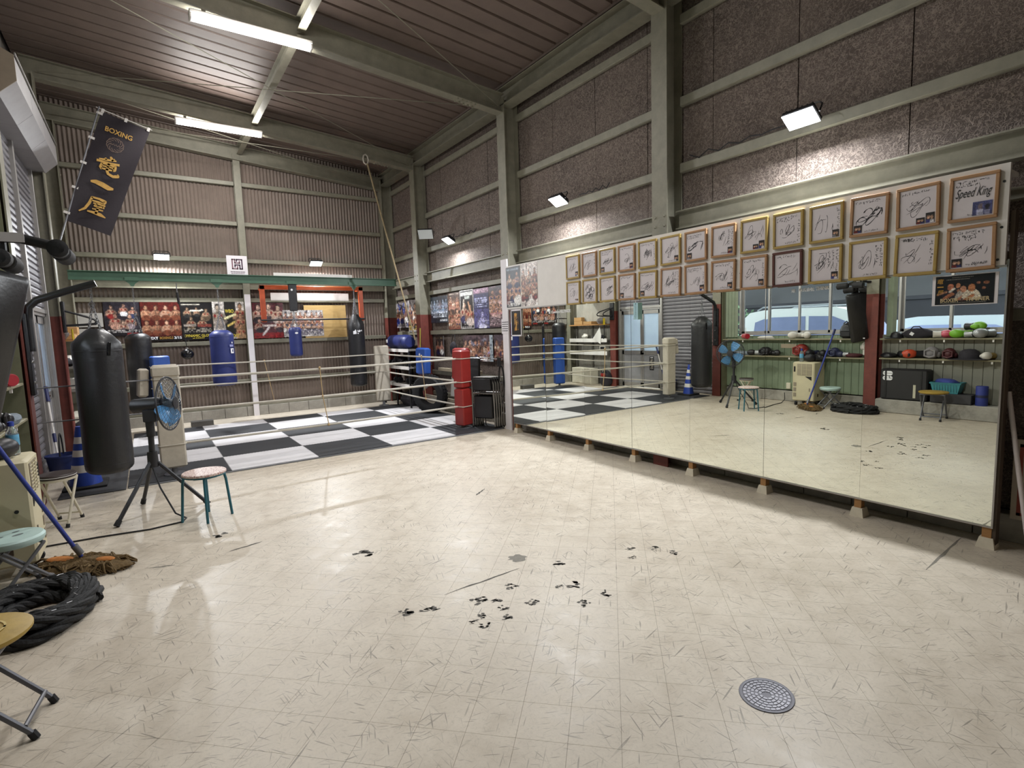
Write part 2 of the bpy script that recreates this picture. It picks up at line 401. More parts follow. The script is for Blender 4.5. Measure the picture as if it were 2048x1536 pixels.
tile_me = MB().add([(-hd, 0, -.0025), (0, -hd, -.0025), (hd, 0, -.0025), (0, hd, -.0025), (-hd, 0, 0), (0, -hd, 0), (hd, 0, 0), (0, hd, 0)], [(4, 5, 6, 7), (0, 1, 5, 4), (1, 2, 6, 5), (2, 3, 7, 6), (3, 0, 4, 7)]).mesh('floor_tile'); tile_me.materials.append(FLOOR)
for c in near: inst(tile_me, 'floor_tile', (c[0], c[1], 0), fl_o)
def clip(poly):
    for ax, lim, sg in ((0, XL, 1), (0, XR, -1), (1, YF, 1), (1, YB, -1)):
        out = []
        for k in range(len(poly)):
            a, b = poly[k-1], poly[k]; da = (a[ax]-lim)*sg; db = (b[ax]-lim)*sg
            if (da >= 0) != (db >= 0):
                t = da/(da-db); out.append((a[0]+(b[0]-a[0])*t, a[1]+(b[1]-a[1])*t))
            if db >= 0: out.append(b)
        poly = out
        if len(poly) < 3: return None
    return poly
far = MB()
for c in cells:
    if c in ns: continue
    p = clip([(c[0]-hd, c[1]), (c[0], c[1]-hd), (c[0]+hd, c[1]), (c[0], c[1]+hd)])
    if p: far.add([(a, b, 0) for a, b in p], [tuple(range(len(p)))])
o = far.build('floor_tile_field', FLOOR, fl_o, smooth=False); o['kind'] = 'stuff'
WORN = mat('worn_black_patch', '#4a453d', .7, var=.3, scale=60)
WORNG = mat('worn_grey_patch', '#79746a', .7, var=.15, scale=40)
rnd = random.Random(3)
def blob(mb, x, y, a, b, th, n=14):
    ps = []
    for k in range(n):
        t = 2*math.pi*k/n; q = rnd.uniform(.55, 1.1); u, v = a*q*math.cos(t), b*q*math.sin(t)
        ps.append((x+u*math.cos(th)-v*math.sin(th), y+u*math.sin(th)+v*math.cos(th), .0005))
    mb.add(ps, [tuple(range(n))])
spots = [(2.14,2.63,.041,.035),(2.02,2.33,.046,.044),(2.1,2.15,.026,.038),(1.92,2.15,.036,.035),(1.94,2.39,.03,.012),(1.71,2.57,.036,.029),(1.47,2.55,.043,.037),(1.55,2.48,.036,.023),(1.7,2.34,.035,.029),(1.53,2.39,.027,.025),(1.4,2.39,.026,.024),(1.49,2.3,.026,.026),(1.33,2.37,.024,.017),(1.36,2.3,.033,.028),(1.08,2.69,.037,.041),(1.19,2.63,.043,.028),(2.68,2.5,.033,.022),(2.81,2.41,.04,.02),(2.86,2.27,.028,.03),(2.59,2.39,.031,.018),(1.16,3.61,.073,.07),(.36,4.72,.051,.05)]
for (x, y, a, b) in spots:
    mb = MB(); th = -.6
    a *= 1.35; b *= 1.35
    for k in range(11): blob(mb, x+rnd.uniform(-.7, .7)*a, y+rnd.uniform(-.7, .7)*b, a*rnd.uniform(.15, .5), b*rnd.uniform(.1, .35), th+rnd.uniform(-.6, .6), 10)
    mb.build('worn_patch', WORN, fl_o, smooth=False)
mb = MB(); blob(mb, 1.97, 2.87, .075, .06, -.6, 18); mb.build('worn_patch', WORNG, fl_o, smooth=False)
for (a, b, wd, mm) in [((1.34, 2.73), (1.89, 2.74), .016, WORN), ((.38, 4.30), (.61, 4.35), .03, WORN), ((-.11, 4.34), (.04, 4.29), .03, WORNG), ((3.85, 1.15), (4.6, 1.18), .022, WORNG), ((-.55, 6.95), (-.42, 7.0), .03, WORN), ((2.46, 4.25), (2.64, 4.38), .03, WORN)]:
    mb = MB(); n = 9; pts = [(a[0]+(b[0]-a[0])*k/n+rnd.uniform(-.004, .004), a[1]+(b[1]-a[1])*k/n+rnd.uniform(-.004, .004)) for k in range(n+1)]
    mb.strip(pts, [.002+wd*math.sin(math.pi*(k+.2)/(n+.4))*rnd.uniform(.4, 1) for k in range(n+1)], Matrix.Translation((0, 0, .0006))); mb.build('scuff_streak', mm, fl_o, smooth=False)
# ================================================================== right wall
wr = struct(MB().box((4.895, YF, 0), (4.98, YB+.1, 5.6)).build('wall_right', mat('dark_backing', '#332e2a', .9), smooth=False)); wr['label'] = 'right wall of brown wood-wool boards behind steel columns and girts'
pw = .842; pm = {}
rows = [(.2, 1.55), (1.55, 2.35), (2.35, 3.2), (3.2, 3.87), (3.87, 4.68), (4.68, 5.25)]
for z0, z1 in rows:
    m = MB().box((0, -.417, 0), (.025, .417, z1-z0-.006)).mesh('fibre_panel'); m.materials.append(FIBRE); pm[z0] = m
for k in range(-1, 14):
    y = 1.688-.421+pw*(k)
    if y > YB-.35 or y < -.3: continue
    for z0, z1 in rows:
        inst(pm[z0], 'fibre_panel', (4.868+rnd.uniform(-.003, .003), y, z0), wr)
def girt(y0, y1, z, h=.1, d=.06, x=4.865):
    return MB().box((x-d, y0, z-h/2), (x, y1, z+h/2), ch=.008).build('girt', STEEL, wr)
YC = [3.83, 6.78, 9.98]
for y0, y1 in ((-1.6, 3.73), (3.93, 6.68), (6.88, 9.88), (10.08, 11.6)):
    for z in (3.20, 3.87, 4.68): girt(y0, y1, z)
    mb = MB(); hbeam(mb, (4.80, y0, 2.655), (4.80, y1, 2.655), (0, 0, 1), .12, .19, .012, .009); mb.build('wall_beam', STEEL, wr, smooth=False)
    for z in (2.345, 1.55): girt(y0, y1, z, .085)
for z in (.75, .32): girt(6.88, 9.88, z, .085); girt(10.08, 11.6, z, .085)
for k, y in enumerate(YC+[11.72]):
    zt = 4.95; m = Matrix.Identity(4)
    for nm, z0, z1, mt in (('column', 1.92, zt, STEEL), ('column_base', 0, 1.92, STEELR)):
        mb = MB(); hbeam(mb, (4.725, y, z0), (4.725, y, z1), (1, 0, 0), .20, .25, .014, .01); mb.build(nm, mt, wr, smooth=False)
    mb = MB()
    for zz in (2.60, 2.70):
        for yy in (-.12, .12): mb.cyl((4.60, y+yy*.5, zz), (4.585, y+yy*.5, zz), .012, n=6)
    mb.build('bolt_row', STEEL, wr)
mb = MB().box((4.572, 6.70, .0), (4.598, 6.86, 2.62)); mb.build('white_strip', PAPER, wr, smooth=False)
mb = MB(); hbeam(mb, (4.70, YF, 4.97), (4.70, 11.8, 4.97), (0, 0, 1), .2, .25, .013, .01); mb.build('eave_beam', STEEL, wr, smooth=False)
blk = MB().box((0, -.194, 0), (.12, .194, .19), ch=.004).mesh('concrete_block'); blk.materials.append(CONC)
y = -1.8
while y < 11.6:
    inst(blk, 'concrete_block', (4.76, y, 0), wr); y += .395
# dark frame papers at the near end of the wall
# ================================================================== back wall
wb = struct(MB().box((XL-.1, YB, 0), (XR+.1, YB+.1, 5.8)).build('wall_back', mat('dark_backing2', '#2f2a26', .9), smooth=False)); wb['label'] = 'back wall of corrugated sheet with steel girts'
pitch = .0635; N = int((XR-XL)/pitch*8)
xs = [XL+pitch*k/8 for k in range(N+1)]; prof = [YB-.03+.011*math.sin(2*math.pi*k/8) for k in range(N+1)]
for z0, z1, dy in ((.2, 1.85, 0.), (1.8, 5.7, -.008)):
    vs = [(x, y+dy, z0) for x, y in zip(xs, prof)]+[(x, y+dy, z1) for x, y in zip(xs, prof)]
    MB().add(vs, [(i, i+1, N+2+i, N+1+i) for i in range(N)]).build('corrugated_sheet', CORR, wb)
for x0, x1 in ((-.95, 1.67), (1.79, 4.58)):
    for z in (4.55, 3.79, 3.08, 2.31, 1.49, .70):
        MB().box((x0, YB-.115, z-.042), (x1, YB-.05, z+.042), ch=.008).build('girt', STEEL, wb)
    mb = MB(); hbeam(mb, (x0, YB-.12, 2.60), (x1, YB-.12, 2.60), (0, 0, 1), .1, .16); mb.build('wall_beam', STEEL, wb, smooth=False)
    MB().box((x0, YB-.14, .19), (x1, YB-.05, .23)).build('sill_rail', STEEL, wb, smooth=False)
mb = MB(); hbeam(mb, (1.73, YB-.12, 0), (1.73, YB-.12, 5.1), (0, 1, 0), .12, .14); mb.build('post', STEEL, wb, smooth=False)
MB().box((1.68, YB-.215, 0), (1.78, YB-.192, 2.42)).build('white_strip', PAPER, wb, smooth=False)
for x in (-1.06,):
    for nm, z0, z1, mt in (('column', 0, 5.2, STEEL),):
        mb = MB(); hbeam(mb, (x, 11.70, z0), (x, 11.70, z1), (1, 0, 0), .22, .25); mb.build(nm, mt, wb, smooth=False)
blkb = MB().box((-.194, 0, 0), (.194, .14, .19), ch=.004).mesh('concrete_block'); blkb.materials.append(CONC)
x = -1.0
while x < 4.8:
    inst(blkb, 'concrete_block', (x, YB-.16, 0), wb); x += .395
# ================================================================== ceiling
def zr(x): return 4.74+.083*(4.5-x)
ce = struct(MB().add([(XL-.1, YF-.1, zr(XL)+.62), (XR+.1, YF-.1, zr(XR)+.62), (XR+.1, YB+.1, zr(XR)+.62), (XL-.1, YB+.1, zr(XL)+.62)], [(0, 1, 2, 3)]).build('ceiling', mat('dark_backing3', '#2b2522', .9), smooth=False)); ce['label'] = 'sloping roof of brown folded metal deck on steel rafters'
py = .25; vs = []; fs = []; y = YF; k = 0; pr = []
while y < YB:
    pr += [(y, .0), (y+.205, .0), (y+.215, .035), (y+.24, .035)]; y += py
pr.append((YB, .0))
for (yy, dz) in pr:
    for x in (XL, XR): vs.append((x, yy, zr(x)+.42+dz))
for i in range(len(pr)-1): fs.append((2*i, 2*i+1, 2*i+3, 2*i+2))
MB().add(vs, fs).build('roof_deck', DECK, ce, smooth=False)
for y in (.85, 3.83, 6.78, 9.98, 11.68):
    mb = MB(); hbeam(mb, (4.62, y, zr(4.62)+.14), (XL+.1, y, zr(XL+.1)+.14), (0, 0, 1), .15, .27, .012, .009); mb.build('rafter', STEEL, ce, smooth=False)
    if 3 < y < 11:
        mb = MB()
        for i in range(5):
            for s in (-.045, .045):
                xx = 4.15-.07*i; mb.cyl((xx, y+s, zr(xx)+.008), (xx, y+s, zr(xx)-.014), .014, n=6)
        mb.build('bolt_row', STEEL, ce)
for y0, y1 in ((YF, .77), (.93, 3.75), (3.91, 6.70), (6.86, 9.90), (10.06, 11.6)):
    x = 1.79; mb = MB(); hbeam(mb, (x, y0, zr(x)+.19), (x, y1, zr(x)+.19), (0, 0, 1), .09, .15, .01, .008); mb.build('purlin', STEEL, ce, smooth=False)
for y0, y1 in ((3.9, 6.72), (6.85, 9.92), (10.05, 11.6)):
    for s in (0, 1):
        a = (4.5, y0 if s else y1); b = (-.9, y1 if s else y0)
        MB().cyl((a[0], a[1], zr(a[0])+.10), (b[0], b[1], zr(b[0])+.10), .006, n=6).build('brace_rod', STEEL, ce)
MB().box((4.62, YF, 5.12), (4.78, YB, 5.2)).build('closure_strip', DECK, ce, smooth=False)
# ================================================================== left wall
wl = struct(MB().box((XL-.13, YF, 2.42), (XL-.02, 6.9, 5.9)).build('wall_left', GREENW, smooth=False)); wl['label'] = 'left wall with green sheet boards, columns and a concrete curb'
MB().box((XL-.13, 9.75, 0), (XL-.05, YB, 5.9)).build('outer_sheet', mat('pale_outer_sheet', '#8f8c86', .7), wl, smooth=False)
MB().box((XL-.13, 6.9, 4.3), (XL-.02, 9.75, 5.9)).build('outer_sheet', mat('pale_outer_sheet', '#8f8c86', .7), wl, smooth=False)
MB().box((XL-.13, YF, 0), (XL-.05, 6.9, 1.27)).build('outer_sheet', mat('dark_backing', '#332e2a'), wl, smooth=False)
MB().box((XL-.13, YF, 1.27), (XL-.05, 2.15, 2.42)).build('outer_sheet', GREENW, wl, smooth=False)
bd = MB().box((0, -.058, 0), (.02, .058, 1.05), ch=.004).mesh('wall_board'); bd.materials.append(GREENW)
GREENW_DIM = mat('green_wall_sheet_dim', '#86857a', .6, var=.1, scale=4)  # same green sheet; this bay's dimmer light is put into a greyer colour
bd2 = MB().box((0, -.058, 0), (.02, .058, 1.05), ch=.004).mesh('wall_board'); bd2.materials.append(GREENW_DIM)
y = 6.62
while y > 3.95: inst(bd, 'wall_board', (XL+.02, y, .22), wl); y -= .12
y = 3.68
while y > 1.2: inst(bd2, 'wall_board', (XL+.02, y, .22), wl); y -= .12
MB().box((XL-.05, 3.92, 0), (-1.125, 6.64, .2), ch=.01).build('concrete_curb', CONC, wl)
MB().box((XL-.05, YF, 0), (-.90, 3.72, .22), ch=.01).build('concrete_curb', CONC, wl)
for y in (3.83, 6.77, 9.80):
    for nm, z0, z1, mt in (('column', 1.95, 5.2, STEEL), ('column_base', 0, 1.95, STEELR)):
        mb = MB(); hbeam(mb, (-1.07, y, z0), (-1.07, y, z1), (1, 0, 0), .19, .26, .014, .01); mb.build(nm, mt, wl, smooth=False)
MB().box((XL, 6.655, 0), (-.972, 6.668, 4.4)).build('infill_panel', mat('olive_infill', '#6a6a55', .6, var=.15), wl, smooth=False)
# corrugated end bay of the left wall
n2 = int((YB-9.9)/pitch*8); ys = [9.9+pitch*k/8 for k in range(n2+1)]
vs = [(XL+.02+.011*math.sin(2*math.pi*k/8), yy, z) for z in (.2, 5.4) for k, yy in enumerate(ys)]
MB().add(vs, [(i, n2+1+i, n2+2+i, i+1) for i in range(n2)]).build('corrugated_sheet', mat('pale_corrugated', '#a8a49c', .6, var=.1), wl)
# front wall behind the camera
wf = struct(MB().box((XL-.1, YF-.1, 0), (XR+.1, YF, 5.9)).build('wall_front', CORR, smooth=False)); wf['label'] = 'plain front wall of brown sheet'
# ================================================================== windows
GLASS = mat('window_glass', (.95, .98, 1.), .0, 0., var=0, trans=1., spec=.3); 
gp = GLASS.node_tree.nodes['Principled BSDF']; gp.inputs['IOR'].default_value = 1.02
def window(idx, y0, y1, z0, z1, xs_, label, stagger=True):
    wdw = struct(MB().box((XL-.10, y0, z0), (XL+.06, y1, z0+.03)).box((XL-.10, y0, z1-.03), (XL+.06, y1, z1)).box((XL-.10, y0, z0), (XL+.06, y0+.03, z1)).box((XL-.10, y1-.03, z0), (XL+.06, y1, z1)).build('window_%d' % idx, ALU, smooth=False)); wdw['label'] = label
    for k, (a, b) in enumerate(xs_):
        x = XL-.02+(.03 if k % 2 else 0)
        mb = MB()
        for (p, q) in (((x-.012, a, z0+.03), (x+.012, a+.035, z1-.03)), ((x-.012, b-.035, z0+.03), (x+.012, b, z1-.03)), ((x-.012, a, z0+.03), (x+.012, b, z0+.075)), ((x-.012, a, z1-.07), (x+.012, b, z1-.03))): mb.box(p, q)
        sh = mb.build('sash', ALU, wdw, smooth=False)
        MB().box((x-.002, a+.03, z0+.07), (x+.002, b-.03, z1-.065)).build('pane', GLASS, sh, smooth=False)
    return wdw
window(1, 3.98, 6.37, 1.29, 2.42, [(5.80, 6.34), (5.21, 5.84), (4.66, 5.25), (4.01, 4.70)], 'four-pane aluminium sliding window above the green boards')
window(2, 2.15, 3.52, 1.29, 2.42, [(2.82, 3.49), (2.18, 2.86)], 'two-pane aluminium sliding window above the green boards dimmed to grey')
for (y0, y1, nm) in ((6.40, 6.66, 0), (3.54, 3.70, 1)):
    mb = MB(); k = 0; y = y0
    pts = []
    while y <= y1: pts.append((XL+.06+(.05 if k % 2 else 0), y)); y += .035; k += 1
    vs = [(x, yy, z) for z in (1.25, 2.42) for x, yy in pts]; n = len(pts)
    cu = MB().add(vs, [(i, n+i, n+i+1, i+1) for i in range(n-1)]).build('curtain', mat('pale_green_curtain', '#9aa491', .8, var=.1), smooth=True)
    tag(cu, 'pale green drawn-back curtain beside the ' + ('four-pane window' if nm == 0 else 'two-pane window'), 'curtain')
# ================================================================== shutters, door
SHUT = mat('grey_shutter_slat', '#77757a', .5, .25, var=.1)
sl = MB()
sl.add([(0, -.66, 0), (.018, -.66, .012), (.022, -.66, .045), (.006, -.66, .076), (0, .66, 0), (.018, .66, .012), (.022, .66, .045), (.006, .66, .076)], [(0, 4, 5, 1), (1, 5, 6, 2), (2, 6, 7, 3)])
slm = sl.mesh('slat'); slm.materials.append(SHUT)
for idx, (yc, z0, hw, lab) in enumerate(((7.66, 0., .74, 'grey slatted roller shutter behind the big black punching bag'), (9.12, 1.98, .60, 'grey slatted roller shutter half raised above the aluminium door'))):
    t = thing('roller_shutter', lab, 'shutter', (XL+.08, yc, 0), group='roller shutters')
    t['kind'] = 'structure'
    z = z0
    while z < 3.95:
        inst(slm, 'slat', (0, 0, z), t, scale=(1, hw/.66, 1)); z += .08
    MB().box((XL, yc-hw, z0), (XL+.075, yc+hw, 4.0)).build('curtain_back', mat('shutter_gap', '#2c2a2c', .8), t, smooth=False)
for y in (6.92, 8.43, 9.70):
    MB().box((XL, y-.03, 0), (XL+.14, y+.03, 4.0), ch=.006).build('guide_rail', ALU, wl)
sb = thing('shutter_box', 'long grey sheet-metal shutter housing high on the left wall', 'shutter box', (-1.0, 8.35, 3.9))
BOXM = mat('shutter_box_paint', '#8d8a8b', .5, .1, var=.08)
poly = [(-1.15, 3.90), (-.93, 3.90), (-.79, 4.04), (-.79, 4.27), (-.90, 4.33), (-1.15, 4.33)]
mY = Matrix(((1, 0, 0, 0), (0, 0, -1, 0), (0, 1, 0, 0), (0, 0, 0, 1)))
for y0, y1, m in ((6.93, 7.82, BOXM), (7.825, 8.70, BOXM), (8.705, 9.78, BOXM)):
    mb = MB(); mb.prism([(u, v) for u, v in poly], y1-y0, Matrix.Translation((0, y1, 0)) @ mY); mb.build('housing_panel', m, sb, smooth=False)
MB().prism([(u*1+(u+1)*.02, v) for u, v in poly], .012, Matrix.Translation((0, 6.925, 0)) @ mY).build('end_plate', mat('end_plate_tan', '#85786a', .5), sb, smooth=False)
MB().box((-.785, 6.93, 4.285), (-.775, 9.78, 4.30)).build('edge_trim', ALU, sb, smooth=False)
# aluminium door
dr = struct(MB().box((XL+.02, 8.46, 0), (XL+.10, 8.50, 1.98)).box((XL+.02, 9.64, 0), (XL+.10, 9.68, 1.98)).box((XL+.02, 8.46, 1.94), (XL+.10, 9.68, 1.98)).build('door_1', ALU, smooth=False)); dr['label'] = 'aluminium double door with frosted panes beside the roller shutter'
FROST = mat('frosted_pane', (.72, .84, 1.0), .7, 0., var=.05, trans=.85, spec=.3)
for k, (a, b) in enumerate(((8.505, 9.07), (9.075, 9.635))):
    mb = MB(); x = XL+.06
    for p, q in (((x-.02, a, 0.02), (x+.02, a+.05, 1.93)), ((x-.02, b-.05, .02), (x+.02, b, 1.93)), ((x-.02, a, 1.84), (x+.02, b, 1.93)), ((x-.02, a, .83), (x+.02, b, .93)), ((x-.02, a, .02), (x+.02, b, .12))): mb.box(p, q)
    lf = mb.build('door_leaf', ALU, dr, smooth=False)
    MB().box((x-.004, a+.05, .93), (x+.004, b-.05, 1.84)).build('pane', FROST, lf, smooth=False)
    MB().box((x-.008, a+.05, .12), (x+.008, b-.05, .83)).build('kick_panel', mat('door_panel_grey', '#8e8d90', .5, .2), lf, smooth=False)
MB().cyl((XL+.08, 9.02, .90), (XL+.12, 9.02, .90), .012).cyl((XL+.12, 9.03, .90), (XL+.12, 8.92, .90), .011).build('lever_handle', CHROME, dr)
cv = Canvas(16, 40, '#18181a'); cv.rect(.2, .8, .88, .95, '#c8c6c8'); cv.bars(.2, .8, .1, .8, 7, '#b9b4ae', .75).line(.5, .1, .62, .82, .08, '#8f877c').grain(.2)
stk = print_obj('door_sticker', cv, .14, .34, (XL+.071, 8.70, .45), (0, 1, 0), (0, 0, 1)); tag(stk, 'tall black printed sticker on the lower door panel', 'sticker')
# wall opening frame around the second shutter bay
MB().box((XL-.02, 8.46, 1.98), (XL+.12, 9.68, 2.03)).build('lintel', ALU, dr, smooth=False)
# ================================================================== lamps
TUBE = mat('lit_tube', (1, 1, 1), .4, var=0, emit=(1., .97, .92), estr=14.)
def batten(loc, lab):
    x, y, z = loc; t = thing('fluorescent_light', lab, 'ceiling light', loc, group='ceiling tube lights')
    MB().box((x-.62, y-.06, z+.03), (x+.62, y+.06, z+.075), ch=.01).build('housing', WHITE, t)
    for s in (-.028, .028): MB().cyl((x-.595, y+s, z), (x+.595, y+s, z), .016, n=12).build('tube', TUBE, t)
    for s in (-1, 1): MB().box((x+s*.60, y-.05, z-.02), (x+s*.62, y+.05, z+.04), ch=.006).build('end_cap', WHITE, t)
    MB().box((x-.5, y-.01, z+.075), (x-.46, y+.01, z+.12)).box((x+.46, y-.01, z+.075), (x+.5, y+.01, z+.12)).build('bracket', STEEL, t)
    area('tube_glow', (x, y, z-.02), 1.19, LP_TUBE, (1., .975, .95), (0, 0, -1), .09, parent=t)
    for s in (-1, 1): area('tube_side_glow', (x, y+s*.064, z+.01), 1.19, LP_TUBE*.40, (1., .975, .95), (0, s, .35), .05, parent=t)
LP_TUBE = 62; LP_FLOOD = 72
def hang(x): return zr(x)-.10
batten((1.28, 6.69, hang(1.28)), 'lit double-tube fluorescent batten under the nearer rafter in view')
batten((1.28, 9.90, hang(1.28)), 'lit double-tube fluorescent batten under the farther rafter')
batten((1.28, 3.74, hang(1.28)), 'lit double-tube fluorescent batten under the rafter overhead')
LED = mat('lit_led_panel', (1, 1, 1), .4, var=0, emit=(.93, .97, 1.), estr=28.)
LEDOFF = mat('unlit_led_panel', '#cfd6d8', .3, var=.03)
def flood(loc, d, lab, on=True, w_=.24, h_=.17, power=None):
    """d = facing direction"""
    t = thing('flood_light', lab, 'flood light', loc, group='LED flood lights')
    d = Vector(d).normalized(); u = Vector((0, 0, 1)).cross(d).normalized(); v = d.cross(u); m = basis(loc, u, v)
    MB().box((-w_/2, -h_/2, -.045), (w_/2, h_/2, 0), m, ch=.01).build('body', BLACKM, t)
    mb = MB()
    for k in range(6): mb.box((-w_*.4+k*w_*.16-.004, -h_*.42, -.065), (-w_*.4+k*w_*.16+.004, h_*.42, -.044), m)
    mb.build('cooling_fin', BLACKM, t)
    MB().box((-w_/2+.006, -h_/2+.006, 0), (w_/2-.006, h_/2-.006, .004), m).build('lens', LED if on else LEDOFF, t, smooth=False)
    bw = w_/2+.012
    MB().tube([m @ Vector(p) for p in ((-bw, 0, -.02), (-bw, .0, -.10), (-bw+.03, 0, -.13), (bw-.03, 0, -.13), (bw, 0, -.10), (bw, 0, -.02))], .007, 6).build('bracket', BLACKM, t)
    if on: area('led_glow', Vector(loc)+d*.012, .06, power or LP_FLOOD, (.94, .97, 1.), d, .035, parent=t)
    return t
flood((4.572, 2.35, 3.20), (-.62, 0, -1), 'lit LED flood light above the right-hand autograph boards', w_=.26)
flood((4.572, 5.46, 3.20), (-.62, 0, -1), 'lit LED flood light above the left-hand autograph boards')
flood((4.62, 8.60, 3.18), (-.62, 0, -1), 'lit LED flood light above the fight posters in the ring bay')
flood((4.52, 9.30, 3.40), (-.45, -.62, -.62), 'unlit LED flood light tilted toward the room, left of a lit one', on=False, w_=.28, h_=.2)
flood((.37, 11.55, 3.06), (0, -.5, -1), 'lit LED flood light on the back wall girt, left of the central post')
flood((3.07, 11.55, 3.06), (0, -.5, -1), 'lit LED flood light on the back wall girt, above the orange frame')
for (y0, y1) in ((5.3, 4.75), (8.75, 7.9), (2.6, 3.6)):
    n = 9; pts = [(4.80, y0+(y1-y0)*k/n, 3.27+.03*math.sin(3*k)) for k in range(n+1)]
    tag(MB().tube(pts, .006, 6).build('lamp_cable', BLACKR), 'thin black cable lying on the girt beside the flood light %s' % {5.3: 'over the left-hand autographs', 8.75: 'over the ring posters', 2.6: 'over the right-hand autographs'}[y0], 'cable')
# ================================================================== mirror wall
XM = 4.52; PW = (6.546-1.008)/7
mw = thing('standing_mirror', 'long wall of seven mirror panels standing on wooden legs', 'mirror', (XM, 3.78, 0))
MB().box((XM+.008, 1.008, .13), (XM+.05, 6.546, 1.95)).build('backing_board', DARKB, mw, smooth=False)
pmx = MB().box((0, .0012, 0), (.006, PW-.0012, 1.74)).mesh('mirror_panel'); pmx.materials.append(MIRROR)
for k in range(7):
    o = inst(pmx, 'mirror_panel', (0, 1.008+PW*k-3.78, .152), mw, rot=(0, 0, R((.25, -.1, .12, -.15, .1, -.2, .9)[k])))
MB().box((XM-.006, 1.008, .140), (XM+.03, 6.546, .152)).build('bottom_channel', ALU, mw, smooth=False)
MB().box((XM-.006, .998, .140), (XM+.008, 1.008, 1.9)).build('edge_channel', ALU, mw, smooth=False)
MB().box((XM+.008, .985, .0), (XM+.085, 1.006, 2.2)).build('side_board', DARKB, mw, smooth=False)
MB().box((XM+.01, 6.548, .0), (XM+.07, 6.58, 2.2)).build('side_board', mat('olive_edge', '#5a5746', .6), mw, smooth=False)
leg = MB().box((0, -.025, .06), (.06, .025, .142)).mesh('leg'); leg.materials.append(WOOD)
ft = MB(); ft.add([(-.025, -.05, 0), (.09, -.05, 0), (.09, .05, 0), (-.025, .05, 0), (-.01, -.036, .07), (.075, -.036, .07), (.075, .036, .07), (-.01, .036, .07)], [(0, 3, 2, 1), (4, 5, 6, 7), (0, 1, 5, 4), (1, 2, 6, 5), (2, 3, 7, 6), (3, 0, 4, 7)])
ftm = ft.mesh('foot_block'); ftm.materials.append(mat('cream_block', '#d8cfbb', .6))
for k in range(8):
    y = 1.03+(6.50-1.03)*k/7
    l = inst(leg, 'leg', (XM-XM+.004, y-3.78, 0), mw); inst(ftm, 'foot_block', (.004, y-3.78, 0), mw)
# ================================================================== autograph board
XB = 4.492
ab = thing('display_board', 'long white painted board above the mirror carrying framed autographs', 'board', (XB, 3.8, 1.865))
for a, b in ((1.014, 2.82), (2.823, 4.63), (4.633, 6.60)): MB().box((XB, a, 1.865), (XB+.03, b, 2.49)).build('panel', WHITE, ab, smooth=False)
for a, b in ((1.02, 3.72), (3.94, 6.58)): MB().box((XB+.03, a, 2.43), (4.70, b, 2.455)).build('light_block_batten', WHITE, ab, smooth=False)  # unseen batten added to keep flood light off the floor behind the mirror
mb = MB()
for y, z in ((1.04, 2.38), (1.04, 2.1), (1.05, 1.9), (2.82, 2.4), (2.82, 2.0), (4.63, 2.4)): mb.cyl((XB-.003, y, z), (XB, y, z), .008, n=8)
mb.build('screw_heads', BLACKM, ab)
MB().box((XM-.02, 1.005, 1.853), (XM+.012, 6.60, 1.866)).build('bottom_trim', ALU, ab, smooth=False)
def scribble(mb, m, seed, box, n=4, wd=.0032, style=0):
    """a signature: overlapping loops and slashes inside box (u0,u1,v0,v1)"""
    r = random.Random(seed); u0, u1, v0, v1 = box
    for k in range(n):
        cx = u0+(u1-u0)*(.2+.6*r.random()); cyv = v0+(v1-v0)*(.2+.6*r.random()); a = (u1-u0)*r.uniform(.12, .34); b = (v1-v0)*r.uniform(.12, .34)
        ph = r.uniform(0, 6.28); tw = r.uniform(.6, 2.2); q = r.uniform(-.6, .6); pts = []
        for i in range(18):
            t = i/17*2*math.pi*tw*.6
            pu = cx+a*math.cos(t+ph)+q*a*(i/17-.5)*2; pv = cyv+b*math.sin(t*1.3+ph)+(i/17-.5)*b*.8
            pts.append((min(u1, max(u0, pu)), min(v1, max(v0, pv))))
        mb.strip(pts, [wd*(.45+.8*abs(math.sin(i*.5+seed))) for i in range(18)], m)
    for k in range(2+style):
        a = (r.uniform(u0, u1), r.uniform(v0, (v0+v1)/2)); b = (min(u1, a[0]+r.uniform(.02, .08)), min(v1, a[1]+r.uniform(.03, .09)))
        mb.strip([a, ((a[0]+b[0])/2+.004, (a[1]+b[1])/2), b], [wd*.4, wd*1.2, wd*.5], m)
def glyphs(mb, m, seed, u, v, n, size, vert=False, wd=.0022):
    r = random.Random(seed)
    for k in range(n):
        cu, cv_ = (u, v-k*size*1.15) if vert else (u+k*size*1.0, v)
        for j in range(3):
            a = (cu+r.uniform(-.4, .4)*size, cv_+r.uniform(-.4, .4)*size); hor = r.random() < .5
            b = (a[0]+(r.uniform(.4, .8) if hor else r.uniform(-.2, .2))*size, a[1]+(r.uniform(-.15, .15) if hor else -r.uniform(.4, .8))*size)
            mb.strip([a, b], wd, m)
FW, FH, BW = .252, .290, .020
fr = {}
for nm, mt in (('tan', FRAMEW), ('gold', FRAMEG), ('dark', FRAMED)):
    mb = MB(); h, v = FW/2, FH/2
    for p, q in (((-h, -v), (h, -v+BW)), ((-h, v-BW), (h, v)), ((-h, -v+BW), (-h+BW, v-BW)), ((h-BW, -v+BW), (h, v-BW))): mb.box((-.022, p[0], p[1]), (0, q[0], q[1]), ch=.003)
    fr[nm] = mb.mesh('frame'); fr[nm].materials.append(mt)
card = MB().box((-.012, -FW/2+BW, -FH/2+BW), (-.002, FW/2-BW, FH/2-BW)).mesh('card'); card.materials.append(mat('autograph_card', '#cdc6ca', .45, var=.03))
